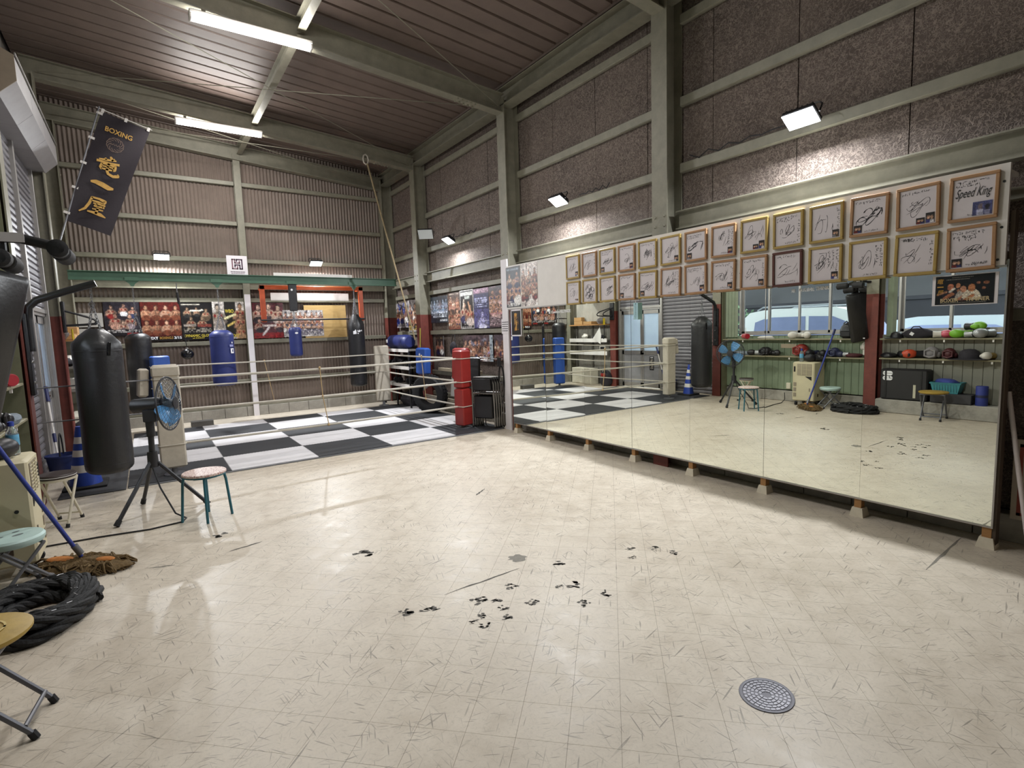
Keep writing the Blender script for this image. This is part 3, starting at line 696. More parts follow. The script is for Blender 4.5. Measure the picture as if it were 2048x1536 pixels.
# (column from the near end, row, frame wood, photo box or None, header glyphs, vertical text, description)
TOP = [('tan','br',2,0,'with large looping English signature and blue photo'),('tan','two',1,0,'with sparse scattered letters and two photos'),('tan','bl',1,0,'with dense bold brush signature and photo at left'),('gold','br',0,1,'with tall zigzag signature and colour photo'),('gold',None,2,1,'with slanting header and stacked central signature'),('gold','two',0,0,'with small faint signature and two stacked photos'),('tan','br',0,2,'with big square signature and small portrait'),('tan','bl',2,0,'with bold curly signature and photo at lower left'),('gold','br',0,0,'with pale scribble and tiny photo'),('gold',None,1,1,'with thick dark crossing signature'),('tan','br',1,1,'with a single small character and narrow photo'),('gold','bl',2,0,'with wide looping signature above a date'),('tan',None,1,1,'with arched slogan and upswept signature'),('gold','br',1,0,'with small header line and flourish underneath')]
BOT = [('tan','bl',3,0,'with three-line header, long dash and date'),('gold',None,1,1,'with WBC heading and tall spear-like signature'),('gold',None,0,2,'with single round loop and printed caption'),('gold','br',0,3,'with column of large brush characters'),('dark',None,1,0,'in dark brown wood with glass glare'),('tan','br',1,1,'with light horizontal signature and bright photo'),('tan','br',1,1,'with two bold vertical characters'),('tan','br',2,1,'with two-line header and narrow signature'),('tan',None,0,3,'with three columns of small writing'),('gold','bl',1,0,'with oval dark photo at lower left'),('tan','bl',1,0,'with two photos side by side at lower left'),('gold',None,1,0,'with slash and hook signature and bare centre'),('gold','draw',0,0,'with a black ink cartoon drawing'),('gold','brs',1,0,'with a thin tall signature and small dark caption')]
ORD = ['first', 'second', 'third', 'fourth', 'fifth', 'sixth', 'seventh', 'eighth', 'ninth', 'tenth', 'eleventh', 'twelfth', 'thirteenth', 'fourteenth']
PH = []
for s in range(4):
    c = Canvas(14, 14, '#2a2428'); r = random.Random(s)
    c.ell(.32, .55, .16, .2, '#b08a74'); c.ell(.68, .5, .16, .2, '#c29a80'); c.rect(.1, .5, 0, .3, ['#d8d4d8', '#4a4a90', '#7a2a2a', '#8c8c94'][s]); c.rect(.5, .92, 0, .26, ['#34343c', '#d0ccd0', '#2a2a5a', '#5a4a3a'][s]); c.grain(.3); PH.append(c)
PHB = Canvas(18, 12, '#4a4c78').ell(.4, .62, .12, .22, '#7a6a70').ell(.75, .55, .12, .2, '#2a2430').rect(.22, .55, 0, .4, '#a8a8c0').rect(.6, .9, 0, .35, '#8a8aa8').grain(.2)
U = (0, -1, 0); VV = (0, 0, 1)
for row, (rows_, z) in enumerate(((TOP, 2.312), (BOT, 1.992))):
    for i, (wd_, ph, hdr, vt, desc) in enumerate(rows_):
        y = 1.184+.3005*i; k = i+row*14
        t = thing('autograph_frame', 'framed card %s, %s from right, %s row' % (desc, ORD[i], 'top' if row == 0 else 'bottom'), 'framed autograph', (XB-.003, y, z), group='framed autographs above the mirror')
        tilt = random.Random(k).uniform(-.02, .02)
        t.rotation_euler = (tilt, 0, 0)
        inst(fr[wd_], 'frame', (0, 0, 0), t); cd = inst(card, 'card', (0, 0, 0), t)
        m = basis((-.0126, 0, 0), U, VV); L = MB(); w2, h2 = FW/2-BW-.008, FH/2-BW-.008
        for q in range(hdr): glyphs(L, m, k*7+q, -w2+.012+(.03 if q == 2 else 0), h2-.014-q*.020, 9-q*2, .018)
        for q in range(vt): glyphs(L, m, k*5+q, w2-.012-q*.030, h2-.02-(.02*hdr), 8-q, .018, True)
        if ph == 'draw':
            for (cu, cv_, rr) in ((-.02, .03, .05), (.035, .0, .045), (-.03, -.05, .04), (.02, -.065, .03)):
                L.strip([(cu+rr*math.cos(a*.45), cv_+rr*math.sin(a*.45)) for a in range(15)], .004, m); scribble(L, m, k, (cu-rr, cu+rr, cv_-rr, cv_+rr), 2, .004)
        else:
            if k: scribble(L, m, k*13+5, (-w2*.85, w2*(.85 if vt == 0 else .5), -h2*.62, h2*(.75-.2*hdr)), 3+(k % 3), .0026+(.0022 if k in (2, 9, 7) else 0), 3 if k in (2, 9) else 1)
        if k % 2 == 0: glyphs(L, m, k*3+1, -w2*.2, -h2+.012, 7, .013, wd=.0016)
        L.build('ink_writing', INK, cd, smooth=False, world=False)
        if k == 0: text('Speed King', (-.0127, 0, .025), U, VV, .075, INK, None, .185, shear=.5).parent = cd
        if k == 15: text('WBC', (-.0127, .05, .10), U, VV, .022, INK, None, .06).parent = cd
        if k == 14: text('2016.6.28', (-.0127, -.045, -.10), U, VV, .014, INK, None, .08, shear=.3).parent = cd
        def photo(cv, u, v, w_, h_):
            o = print_obj('photo', cv, w_, h_, Vector((-.0128, -u, v)), U, VV); o.parent = cd
        if k == 0: photo(PHB, .0, -h2, w2, .085)
        elif ph == 'br': photo(PH[k % 4], w2-.05, -h2, .048, .055)
        elif ph == 'brs': photo(PH[0], w2-.06, -h2+.02, .055, .02)
        elif ph == 'bl': photo(PH[k % 4], -w2, -h2, .055, .055)
        elif ph == 'two': photo(PH[1], w2-.05, -h2, .05, .066); photo(PH[2], w2-.105, -h2, .05, .04)
# ---- posters on the board
def fight_poster(nx, ny, bgc, rows_, seed, title, tcol, skin='#c0927a', band=None, wear=None):
    r = random.Random(seed); c = Canvas(nx, ny, bgc)
    for k in range(14): c.line(r.random(), r.random(), r.random(), r.random(), .03, r.choice([bgc, band or bgc, '#3a3036']))
    for (v, n, h) in rows_:
        for i in range(n):
            c.boxer((i+.5)/n+r.uniform(-.03, .03), v+r.uniform(-.02, .02), h, r.choice([skin, '#b58468', '#d0a488', '#a87a62']), r.choice(wear or ['#302a30', '#e0dcd8', '#5a1a1a', '#20264a']), '#1b1512', r.choice(['#7a1f1c', '#1c2a5a', '#d8d0c0', '#222222']))
    for (v0, v1, n, cc) in title: c.bars(.06, .94, v0, v1, n, cc, .8)
    return c.grain(.3)
def sheet(cv, name, lab, x, y0, y1, z0, z1, grp='fight posters'):
    """poster on the right wall, from y0 (left, far) to y1 (right, near)"""
    return tag(print_obj(name, cv, y0-y1, z1-z0, (x, y0, z0), U, VV), lab, 'poster', grp)
sheet(fight_poster(30, 46, '#20242c', [(.62, 3, .5), (.8, 2, .3)], 1, [(.02, .16, 3, '#d8d8d8'), (.9, .97, 1, '#8fa0b0')], '#fff'), 'poster', 'dark fight poster at the left end of the white board', XB-.001, 6.60, 6.24, 1.885, 2.47)
sheet(fight_poster(30, 46, '#d9cfcb', [(.8, 3, .3), (.6, 4, .3), (.42, 4, .28)], 2, [(.16, .22, 1, '#8a2a2a'), (.03, .12, 4, '#b09a9a')], '#fff', band='#c4b6b0'), 'poster', 'pale fight poster beside the dark one on the white board', XB-.001, 6.22, 5.84, 1.885, 2.475)
# ---- prints on the mirror glass
cv = Canvas(26, 60, '#14110f'); r = random.Random(5)
for k in range(30): cv.line(.3+.4*r.random(), .15+.75*r.random(), .3+.4*r.random(), .15+.75*r.random(), .05, r.choice(['#b4822c', '#8a5a1c', '#d0a050', '#3a2a14']))
cv.ell(.45, .84, .14, .07, '#c8923a'); cv.rect(0, 1, .93, 1, '#14110f')
o = sheet(cv, 'mirror_poster', 'small black poster with golden figure in white border, left end of mirror', XM-.020, 6.50, 6.27, 1.48, 1.83, 'prints on the mirror'); 
o2 = MB()
for p, q in (((6.51, 1.46), (6.26, 1.48)), ((6.51, 1.83), (6.26, 1.85)), ((6.515, 1.46), (6.50, 1.85)), ((6.27, 1.46), (6.255, 1.85))): o2.box((XM-.024, p[0], p[1]), (XM-.018, q[0], q[1]))
o2.build('white_border', PAPER, o, smooth=False)
# boxer trainer poster
y0, y1, z0, z1 = 1.372, 1.062, 1.632, 1.822
bt = thing('gym_poster', 'black gym poster with gold lettering and crew, taped to the right mirror panel', 'poster', (XM-.004, 1.217, 1.63), 'prints on the mirror')
MB().box((XM-.005, y1-.018, z0-.006), (XM-.002, y0+.018, z1+.006)).build('white_border', PAPER, bt, smooth=False)
cv = Canvas(96, 60, '#121317')
def crew(u, v, s, skin, cloth):
    cv.ell(u, v-.24*s*1.6, .15*s, .22*s*1.6, cloth); cv.ell(u, v, .065*s, .085*s*1.6, '#1a1412'); cv.ell(u, v-.015, .056*s, .075*s*1.6, skin); cv.line(u-.1*s, v-.4*s, u+.02*s, v-.25*s, .03*s, skin)
cv.ell(.74, .71, .035, .045, '#8a5c48').ell(.87, .70, .05, .05, '#8a5a40').ell(.83, .52, .03, .045, '#a06a4c')
crew(.40, .66, .7, '#b57c5a', '#20222a'); crew(.27, .62, 1.0, '#b87458', '#24202a'); crew(.49, .53, .95, '#c08a6c', '#b8b0a4'); crew(.63, .56, 1.1, '#b0744e', '#d2c8b4')
cv.line(.05, .36, .2, .45, .02, '#a8785a').line(.18, .22, .32, .36, .022, '#9a6444').line(.26, .44, .33, .55, .02, '#d8d0c4').rect(0, 1, 0, .13, '#121317').grain(.25)
print_obj('print', cv, y0-y1, z1-z0, (XM-.005, y0, z0), U, VV, bt)
GOLD = mat('gold_ink', '#b5893a', .45, var=.15, scale=60); CREAMI = mat('cream_ink', '#cbb88f', .5, var=.15, scale=90); WHITEI = mat('white_ink', '#e6e6ea', .5, var=0, emit=None)
for k, ch in enumerate('竜一屋'): text(ch, (XM-.0072, y0-.028, z1-.032-k*.038), U, VV, .034 if ch != '一' else .008, GOLD, bt, .036, bold=.01, shear=.2)
text('BOXER', (XM-.0072, y0-.080, z0+.028), U, VV, .026, CREAMI, bt, .098, bold=.02)
text('&', (XM-.0072, y0-.148, z0+.028), U, VV, .022, mat('dark_red_ink', '#4a2f30', .5, var=0), bt, .018, bold=.02)
text('TRAINER', (XM-.0072, y0-.228, z0+.031), U, VV, .026, CREAMI, bt, .125, bold=.02)
for a, b, zz in ((.06, .18, .165), (.09, .2, .178), (.03, .27, .010)):
    mb = MB(); r = random.Random(int(zz*1e3)); u = a
    while u < b: w_ = r.uniform(.003, .008); mb.box((XM-.0074, y0-u, z0+zz-.002), (XM-.0070, y0-u-w_, z0+zz+.0025)); u += w_+.003
    mb.build('small_print', mat('grey_ink', '#8c8880', .5, var=0), bt, smooth=False)
dk = thing('mirror_lettering', 'white donor lettering on the mirror over the reflected car', 'lettering', (XM-.003, 2.2, 1.80), 'prints on the mirror')
text('贈', (XM-.003, 2.352, 1.806), U, VV, .030, WHITEI, dk, .030)
text('株式会社', (XM-.003, 2.245, 1.808), U, VV, .029, WHITEI, dk, .125, bold=.012)
text('THINK', (XM-.003, 2.118, 1.810), U, VV, .028, WHITEI, dk, .105, bold=.016)
dk2 = thing('mirror_lettering', 'small white lettering near the left end of the mirror', 'lettering', (XM-.003, 5.5, 1.80), 'prints on the mirror')
MB().box((XM-.005, 5.64, 1.755), (XM-.0045, 5.612, 1.80)).build('emblem_mark', WHITEI, dk2, smooth=False)
text('Combro', (XM-.003, 5.50, 1.775), U, VV, .036, WHITEI, dk2, .17, bold=.02)
text('ALLTRADE', (XM-.003, 5.30, 1.777), U, VV, .038, WHITEI, dk2, .20, bold=.03)
XT = 4.508; tg = thing('hanging_tag', 'pale blue hand-written strip hanging from the board over the mirror', 'sign', (XT-.02, 4.07, 1.63))
MB().box((XT-.022, 4.10, 1.625), (XT-.02, 4.037, 1.81)).build('strip', mat('pale_blue_paper', '#a9cdd6', .6, var=.05), tg, smooth=False)
for k, ch in enumerate('鏡にさわらない!'): text(ch, (XT-.0222, 4.069, 1.797-k*.0222), U, VV, .017 if k else .02, mat('blue_ink', '#274a60', .5, var=0), tg, .018 if ch != '!' else .005)
MB().box((XT-.0215, 4.072, 1.81), (XT-.0205, 4.066, 1.93)).build('string', PAPER, tg, smooth=False)
# ================================================================== posters in the ring bay of the right wall
XP = 4.79
def on_wall(cv, lab, y0, y1, z0, z1): return sheet(cv, 'poster', lab, XP, y0, y1, z0, z1)
MB().box((4.797, 6.9, .2), (4.80, 6.91, .21)).build('tape', PAPER, wr, smooth=False)
c = Canvas(40, 34, '#1c2733')
for (v, n) in ((.82, 6), (.62, 6)):
    for i in range(n): c.boxer((i+.5)/n, v, .24, random.choice(['#9aa8bc', '#b0b8c8', '#a89aa0']), '#8c98b0', '#1a2028', '#3a4658')
c.rect(.04, .96, .46, .5, '#5a7a92').bars(.06, .45, .2, .42, 3, '#b8c0d0', .8).bars(.5, .96, .2, .42, 3, '#d0d8e4', .9).rect(.55, .95, .05, .11, '#c8ccd2').grain(.3)
on_wall(c, 'blue-grey fight poster with rows of faces, leftmost in the ring bay', 9.78, 9.05, 1.74, 2.25)
on_wall(fight_poster(26, 56, '#4a3a33', [(.86, 2, .2), (.74, 3, .2), (.5, 2, .3), (.28, 3, .3)], 11, [(.93, .97, 1, '#c8b8a8')], '#fff', skin='#d0a890', band='#6a4a3c', wear=['#7a4a3c', '#b08070']), 'sepia fight poster with crowded torsos, second in the ring bay', 9.03, 8.57, 1.60, 2.28)
c = Canvas(28, 56, '#131013'); c.rect(0, 1, .98, 1, '#c8c4c0').rect(0, 1, 0, .02, '#c8c4c0').rect(0, .03, 0, 1, '#b8b4b0').rect(.97, 1, 0, 1, '#b8b4b0').rect(.06, .94, .85, .95, '#c9c9c4').rect(.35, .7, .76, .84, '#b4bab4')
c.boxer(.3, .62, .42, '#cba58e', '#3a3a5a').boxer(.72, .55, .42, '#b88a70', '#c8b8b0').line(.2, .5, .28, .75, .04, '#d8c8b8').line(.8, .4, .6, .68, .04, '#c89878').bars(.3, .75, .1, .2, 3, '#c8c4c0').bars(.06, .94, .03, .07, 1, '#d8d4d0', .9).grain(.25)
on_wall(c, 'black fight poster with two outlined fighters and white title band', 8.56, 8.08, 1.60, 2.29)
c = Canvas(28, 56, '#2b2c50'); c.rect(0, 1, .88, 1, '#8c6a80').bars(.05, .95, .9, .97, 2, '#c8a8b8').bars(.08, .9, .52, .78, 5, '#b8bce0', .85).rect(0, 1, .0, .48, '#4c4a78').boxer(.55, .36, .4, '#a8a6d0', '#c8c8e8', '#30305c', '#8c8cc0').rect(.3, .95, .17, .2, '#c0c0dc').rect(.6, .95, .03, .06, '#d0d0e0').grain(.3)
on_wall(c, 'violet-blue event poster with big stacked lettering', 8.07, 7.58, 1.60, 2.28)
on_wall(fight_poster(24, 56, '#3c2f33', [(.86, 2, .3), (.66, 3, .26), (.48, 4, .22)], 14, [(.30, .37, 1, '#c08890'), (.05, .28, 6, '#b09aa0')], '#fff', band='#6a5058', wear=['#c8a8a0', '#5a4040']), 'rose-brown fight poster half hidden by the white-taped column', 7.57, 7.10, 1.60, 2.28)
on_wall(fight_poster(30, 28, '#8a8486', [(.72, 3, .5)], 21, [(.05, .3, 3, '#2a2a30')], '#fff', band='#2a3a7a', wear=['#e0dcd8', '#1c2a6a']), 'pale fight poster with blue corner beside the back corner column', 11.55, 10.92, 1.68, 2.23)
on_wall(fight_poster(24, 36, '#a9a4a4', [(.8, 2, .45), (.5, 2, .4)], 22, [(.05, .2, 2, '#c0a040')], '#fff', band='#5a5a62'), 'light fight poster with yellow foot left of the ring column', 10.9, 10.42, 1.58, 2.26)
on_wall(fight_poster(20, 24, '#221c1c', [(.7, 2, .5)], 23, [(.86, .95, 1, '#8a7a5a')], '#fff'), 'small near-black fight poster below the blue-grey one', 9.62, 9.28, 1.06, 1.48)
c = fight_poster(40, 24, '#5a4a4e', [(.7, 6, .5), (.45, 7, .5)], 24, [], '#fff', skin='#c8a898', band='#8a8a9a', wear=['#d8d0d0', '#40303a', '#6a6aa0'])
c.rect(.9, 1, 0, 1, '#a8b4bc').bars(.91, .99, .05, .95, 7, '#6a7884')
on_wall(c, 'wide group poster of many fighters below the girt in the ring bay', 8.50, 7.50, 1.03, 1.48)
on_wall(fight_poster(14, 22, '#4c4048', [(.7, 2, .5), (.3, 2, .4)], 25, [], '#fff'), 'narrow fight poster at the foot of the white-taped column', 7.46, 7.12, 1.06, 1.48)
# notice on the white strip
nb = thing('notice_sheet', 'small white printed notice taped on the white column strip', 'notice', (4.57, 6.78, 1.62))
MB().box((4.566, 6.69, 1.50), (4.5705, 6.88, 1.72)).build('paper', PAPER, nb, smooth=False)
mb = MB(); rr = random.Random(9)
for k in range(5):
    u = 6.865
    while u > 6.71: w_ = rr.uniform(.008, .02); mb.box((4.565, u, 1.67-k*.033), (4.5655, u-w_, 1.682-k*.033)); u -= w_+.004
mb.build('print_line', INK, nb, smooth=False)
# ================================================================== near end of the right wall
LT = mat('cream_poster_paper', '#b3a797', .6, var=.08); RB = mat('red_border_ink', '#8a3626', .55, var=.1)
def bordered(name, lab, x, y0, y1, z0, z1, lean=0.):
    t = thing(name, lab, 'poster', (x, (y0+y1)/2, z0))
    MB().box((x, y1, z0), (x+.012, y0, z1)).build('panel', LT, t, smooth=False)
    a = .03; b = .05
    for p, q in (((y0-a, z0+a), (y0-b, z1-a)), ((y1+a, z0+a), (y1+b, z1-a)), ((y0-a, z1-b), (y1+a, z1-a)), ((y0-a, z0+a), (y1+a, z0+b))): MB().box((x-.001, p[0], p[1]), (x, q[0], q[1])).build('border_line', RB, t, smooth=False)
    return t
bordered('bordered_poster', 'cream certificate poster with red border on the dark wall past the mirror', 4.80, .93, .45, .95, 1.52)
t = bordered('leaning_panel', 'cream poster panel with red border and brushed characters leaning at the wall foot', 4.74, .965, .45, .17, .72)
MB().box((4.738, .90, .20), (4.7395, .80, .72)).build('grey_band', mat('taupe_ink', '#8a7c6c', .6, var=.1), t, smooth=False)
NAVY = mat('navy_ink', '#2a2c44', .5, var=0)
for k, ch in enumerate('つま'): text(ch, (4.736, .845-.01*k, .50-.13*k), U, VV, .07, NAVY, t, .09, bold=.01)
pl = MB().tube([(4.62, .985, 1.05), (4.575, .90, .52), (4.55, .82, .012)], .014, 10).build('pole', mat('white_pole', '#c9c0bf', .45)); tag(pl, 'slim white pole leaning against the end of the mirror wall', 'pole')
# ================================================================== ring mats
MW = mat('white_foam_mat', '#cfcdcf', .6, var=.06, scale=5, bump=.15, bscale=120)
MK = mat('charcoal_foam_mat', '#303236', .6, var=.1, scale=5, bump=.15, bscale=120)
rm = thing('ring_mat', 'checkered black and white interlocking foam mat floor of the ring', 'floor mat', (2.2, 8.9, 0))
gx = [-.285+.996*k for k in range(6)]; gy = [6.92, 7.78, 8.64, 9.50, 10.34, 10.86]
def tri(t): return .009*(2*abs(2*(t*26-math.floor(t*26+.5)))-1)
for i in range(5):
    for j in range(5):
        x0, x1, y0, y1 = gx[i], min(gx[i+1], 4.58), gy[j], gy[j+1]; n = 78; poly = []
        ex = lambda t, on: tri(t) if on else 0.
        for k in range(n): t = k/n; poly.append((x0+(x1-x0)*t, y0+ex(t, j > 0)))
        for k in range(n): t = k/n; poly.append((x1+ex(t, i < 4), y0+(y1-y0)*t))
        for k in range(n): t = 1-k/n; poly.append((x0+(x1-x0)*t, y1+ex(t, j < 4)))
        for k in range(n): t = 1-k/n; poly.append((x0+ex(t, i > 0), y0+(y1-y0)*t))
        mb = MB(); mb.prism(poly, .018, Matrix.Translation((0, 0, .001))); mb.build('mat_tile', MW if (i+j) % 2 else MK, rm, smooth=False)
MB().box((-.28, 6.885, .001), (4.56, 6.918, .012)).build('edge_strip', mat('grey_edge_rubber', '#6d6e72', .6), rm, smooth=False)
gm = MB().box((-.86, 6.86, .001), (-.30, 9.6, .014), ch=.004).build('rubber_mat', mat('dark_grey_rubber_mat', '#3b3c40', .7, var=.1)); tag(gm, 'plain dark grey rubber mat left of the ring', 'floor mat')
cb = MB(); cb.box((.55, 10.95, .001), (.90, 11.12, .10), ch=.005).build('loose_block', mat('grey_block', '#55524e', .9, var=.15, bump=.3)); tag(bpy.data.objects['loose_block'], 'loose grey concrete block on the floor behind the ring', 'concrete block')
# ================================================================== ring posts and ropes
FL_, FR_, BR_, BL_ = (.155, 7.2), (4.10, 7.36), (4.13, 10.92), (.17, 10.78)
def post(p, lab, padm, w_, d_, z0, z1, rz=0., split=False, cap=None, base=True):
    t = thing('ring_post', lab, 'ring post', (p[0], p[1], .02), group='padded ring corner posts')
    mb = MB().cyl((p[0], p[1], .02), (p[0], p[1], z1-.05), .03, n=12).lathe([(.11, .02), (.11, .03), (.04, .035)], 16, Matrix.Translation((p[0], p[1], 0))); mb.build('pole', GREYM, t)
    zz = [(z0, (z0+z1)/2-.005), ((z0+z1)/2+.005, z1)] if split else [(z0, z1)]
    for a, b in zz:
        q = MB(); q.obox((p[0], p[1], (a+b)/2), (w_, d_, b-a), (0, 0, rz), ch=.02); pd = q.build('corner_pad', padm, t)
    for zr_ in (1.13, .76, .37):
        mr = Matrix.Translation((p[0], p[1], zr_)) @ Matrix.Rotation(rz, 4, 'Z'); hx_, hy_ = w_*.5+.006, d_*.5+.006
        MB().tube([mr @ Vector(q_) for q_ in ((-hx_, -hy_+.02, 0), (-hx_+.02, -hy_, 0), (hx_-.02, -hy_, 0), (hx_, -hy_+.02, 0), (hx_, hy_-.02, 0), (hx_-.02, hy_, 0), (-hx_+.02, hy_, 0), (-hx_, hy_-.02, 0))], .007, 6, True).build('rope_loop', ROPEW, pd)
    return t
t1 = post(FL_, 'ring corner post in stained white canvas padding, behind the fan', CANVAS, .26, .14, .10, 1.29)
MB().obox((FL_[0], FL_[1]-.005, 1.215), (.275, .155, .13), (0, 0, 0), ch=.02).build('pad_cap', CANVAS, t1)
t2 = post(FR_, 'ring corner post in red vinyl padding by the folded chairs', REDV, .22, .20, .06, 1.26, .3, split=True)
t3 = post(BR_, 'ring corner post with tall flat white canvas pad at the back right', CANVAS, .30, .12, .12, 1.31, -.15)
t4 = post(BL_, 'ring corner post in blue padding at the back left', BLUEP, .26, .18, .10, 1.31, .25)
MB().obox((FL_[0]-.22, FL_[1]+.02, 1.10), (.10, .10, .32), (0, .1, .2), ch=.02).build('pad_flap', CANVAS, t1)
RP = {'front': (FL_, FR_), 'right': (FR_, BR_), 'back': (BR_, BL_), 'left': (BL_, FL_)}
for side, (a, b) in RP.items():
    for nm, z in (('top', 1.13), ('middle', .76), ('bottom', .37)):
        n = 12; pts = [(a[0]+(b[0]-a[0])*k/n, a[1]+(b[1]-a[1])*k/n, z-.012*math.sin(math.pi*k/n)) for k in range(n+1)]
        d = Vector((b[0]-a[0], b[1]-a[1], 0)).normalized(); nn = Vector((0, 0, 0))
        pts = [(x+nn.x, y+nn.y, zz) for x, y, zz in pts]
        o = MB().tube(pts, .0145 if side in ('front', 'right') else .0125, 8).build('ring_rope', ROPEW); tag(o, '%s white-covered rope on the %s side of the ring' % (nm, side), 'ring rope', 'ring ropes')
def tie(pts, lab):
    o = MB().tube(pts, .006, 6).ell(pts[0], (.016, .016, .016), 8, 6).ell(pts[-1], (.018, .018, .02), 8, 6).ell(pts[len(pts)//2], (.012, .012, .016), 8, 6).build('rope_tie', TWINE); tag(o, lab, 'rope', 'rope ties')
tie([(1.88, 7.25, 1.14), (1.895, 7.25, .76), (1.95, 7.253, .36)], 'tan twine tying the front ring ropes together')
tie([(1.81, 10.845, 1.13), (1.87, 10.845, .76), (1.93, 10.848, .36)], 'tan twine tying the back ring ropes together')
tie([(4.095, 8.84, 1.14), (4.095, 8.79, .76), (4.095, 8.73, .36)], 'tan twine tying the right-hand ring ropes together')
def stay(a, b, lab):
    a, b = Vector(a), Vector(b); d = b-a; t = thing('turnbuckle_stay', lab, 'turnbuckle', tuple(a), group='ring stays')
    p, q = a+d*.35, a+d*.65
    MB().tube([a, p], .007, 6).build('hook_rod', GREYM, t); MB().tube([q, b], .007, 6).build('eye_rod', GREYM, t)
    s = Vector((0, 0, .018)); MB().tube([p+s, q+s, q, q-s, p-s, p], .006, 6, True).build('turnbuckle_body', CHROME, t)
stay((-.94, 6.84, 1.14), (.0, 7.18, 1.13), 'steel turnbuckle stay holding the top of the front-left post to the left column')
stay((-.94, 6.84, .80), (.0, 7.18, .76), 'steel turnbuckle stay holding the middle of the front-left post')
stay((4.22, 7.36, 1.13), (4.58, 6.9, 1.10), 'steel stay from the red corner post over the folded chairs')
stay((4.20, 7.40, .73), (4.58, 6.92, .73), 'steel stay across the middle of the folded chairs')
stay((4.20, 7.40, .40), (4.58, 6.92, .40), 'steel stay low across the folded chairs')
# ================================================================== bag beam
YBG = 11.08
gb = thing('bag_beam', 'green painted steel beam crossing the ring end and carrying punching bags', 'beam', (1.8, YBG, 2.58))
mb = MB(); hbeam(mb, (-.93, YBG, 2.66), (4.62, YBG, 2.66), (0, 0, 1), .1, .15, .012, .008); mb.build('beam', STEELG, gb, smooth=False)
def trolley(x):
    m = Matrix.Translation((x, YBG-.01, 2.585))
    mb = MB(); mb.prism([(-.10, .06), (.10, .06), (.10, 0), (.04, -.05), (.02, -.09), (-.02, -.09), (-.04, -.05), (-.10, 0)], .02, m @ Matrix.Rotation(R(90), 4, 'X')); mb.build('trolley_plate', STEELG, gb, smooth=False)
def chain(mb, a, b, r=.011, step=.032):
    a, b = Vector(a), Vector(b); d = b-a; L = d.length; n = max(2, int(L/step)); d.normalize(); up = d.orthogonal().normalized(); sd = d.cross(up)
    for k in range(n):
        c = a+d*(L*(k+.5)/n); w_ = up if k % 2 else sd; pts = [c+d*(math.cos(t)*step*.62)+w_*(math.sin(t)*r) for t in [2*math.pi*i/8 for i in range(8)]]
        mb.tube(pts, .0035, 4, True)
def bag(x, y, z0, z1, r, m, lab, hang_z, top=.10, n=24, straps=True, name='punching_bag', wrink=0., shrink=.55, roundb=.08):
    t = thing(name, lab, 'punching bag', (x, y, z0), group='punching bags')
    H = z1-z0; prof = [(.03, z0)]
    for k in range(6): a = math.pi/2*k/5; prof.append((r-roundb+roundb*math.sin(a) if r > roundb else r*math.sin(a)+.001, z0+roundb*(1-math.cos(a))*.8))
    for k in range(1, 8): prof.append((r*(1+.012*math.sin(k*1.7)), z0+.08+(H-top-.1)*k/8))
    prof += [(r, z1-top), (r*.97, z1-top*.7), (r*(.97+shrink)/2*1.02, z1-top*.3), (r*shrink, z1), (r*shrink*.8, z1+.003)]
    rs = []
    for (rr, z) in prof:
        ring = []
        for k in range(n):
            a = 2*math.pi*k/n; f = 1.
            if wrink and z > z1-.42: f += wrink*min(1, (z-(z1-.42))/.42)*math.cos(7*a+z*9)*.5
            ring.append((x+rr*f*math.cos(a), y+rr*f*math.sin(a), z))
        rs.append(ring)
    mb = MB(); mb.rings(rs); mb.build('bag_body', m, t)
    for zz in (z1-top-.02, z0+.10):
        q = MB(); q.lathe([(r*1.004, zz-.006), (r*1.012, zz), (r*1.004, zz+.006)], n, Matrix.Translation((x, y, 0))); q.build('seam', m, t)
    if straps:
        apex = Vector((x, y, z1+min(.32, (hang_z-z1)*.6)))
        for k in range(4):
            a = math.pi/4+k*math.pi/2; e = Vector((x+r*shrink*.95*math.cos(a), y+r*shrink*.95*math.sin(a), z1+.005)); cm = MB(); chain(cm, e, apex); cm.build('chain', GREYM, t)
        cm = MB(); chain(cm, apex, (x, y, hang_z)); cm.build('chain', GREYM, t)
        MB().tube([(x+.022*math.cos(a*.785), y, apex.z+.022*math.sin(a*.785)) for a in range(8)], .006, 6, True).build('ring', CHROME, t)
    return t
for x in (-.10, 1.16, 2.45, 3.67): trolley(x)
bag(-.10, YBG, .50, 1.70, .19, BLACKV, 'black punching bag hanging behind the white corner post', 2.50, .09)
b2 = bag(1.16, YBG, .70, 1.72, .20, BLUEV, 'large blue punching bag hanging left of the central post', 2.50, .10)
mk = basis((1.29, YBG-.165, 1.34), (.75, .65, 0), (0, 0, 1))
MB().box((-.035, -.045, .008), (.035, .045, .011), mk, ch=.001).build('print_patch', WHITEI, b2, smooth=False); MB().box((-.002, -.02, .011), (.02, .025, .0125), mk).build('print_mark', BLUEV, b2, smooth=False); MB().box((-.05, .075, .008), (.03, .115, .010), mk).build('print_mark', mat('pale_blue_print', '#8c90c0', .5), b2, smooth=False); MB().box((.0, .135, .008), (.02, .165, .010), mk).build('print_mark', WHITEI, b2, smooth=False)
b3 = bag(2.45, YBG, 1.17, 1.74, .118, BLUEV, 'small blue punching bag hanging from a black strap board', 2.08, .06, roundb=.06, shrink=.8)
MB().lathe([(.03, 0), (.03, .002)], 16, Matrix.Translation((2.45, YBG-.117, 1.63)) @ Matrix.Rotation(R(90), 4, 'X'), 1, .6).build('badge', WHITEI, b3)
sbd = MB().obox((2.45, YBG-.03, 2.32), (.15, .06, .52), (0, 0, 0), ch=.012).build('strap_board', BLACKV); tag(sbd, 'black padded strap board wrapped on the green beam', 'strap')
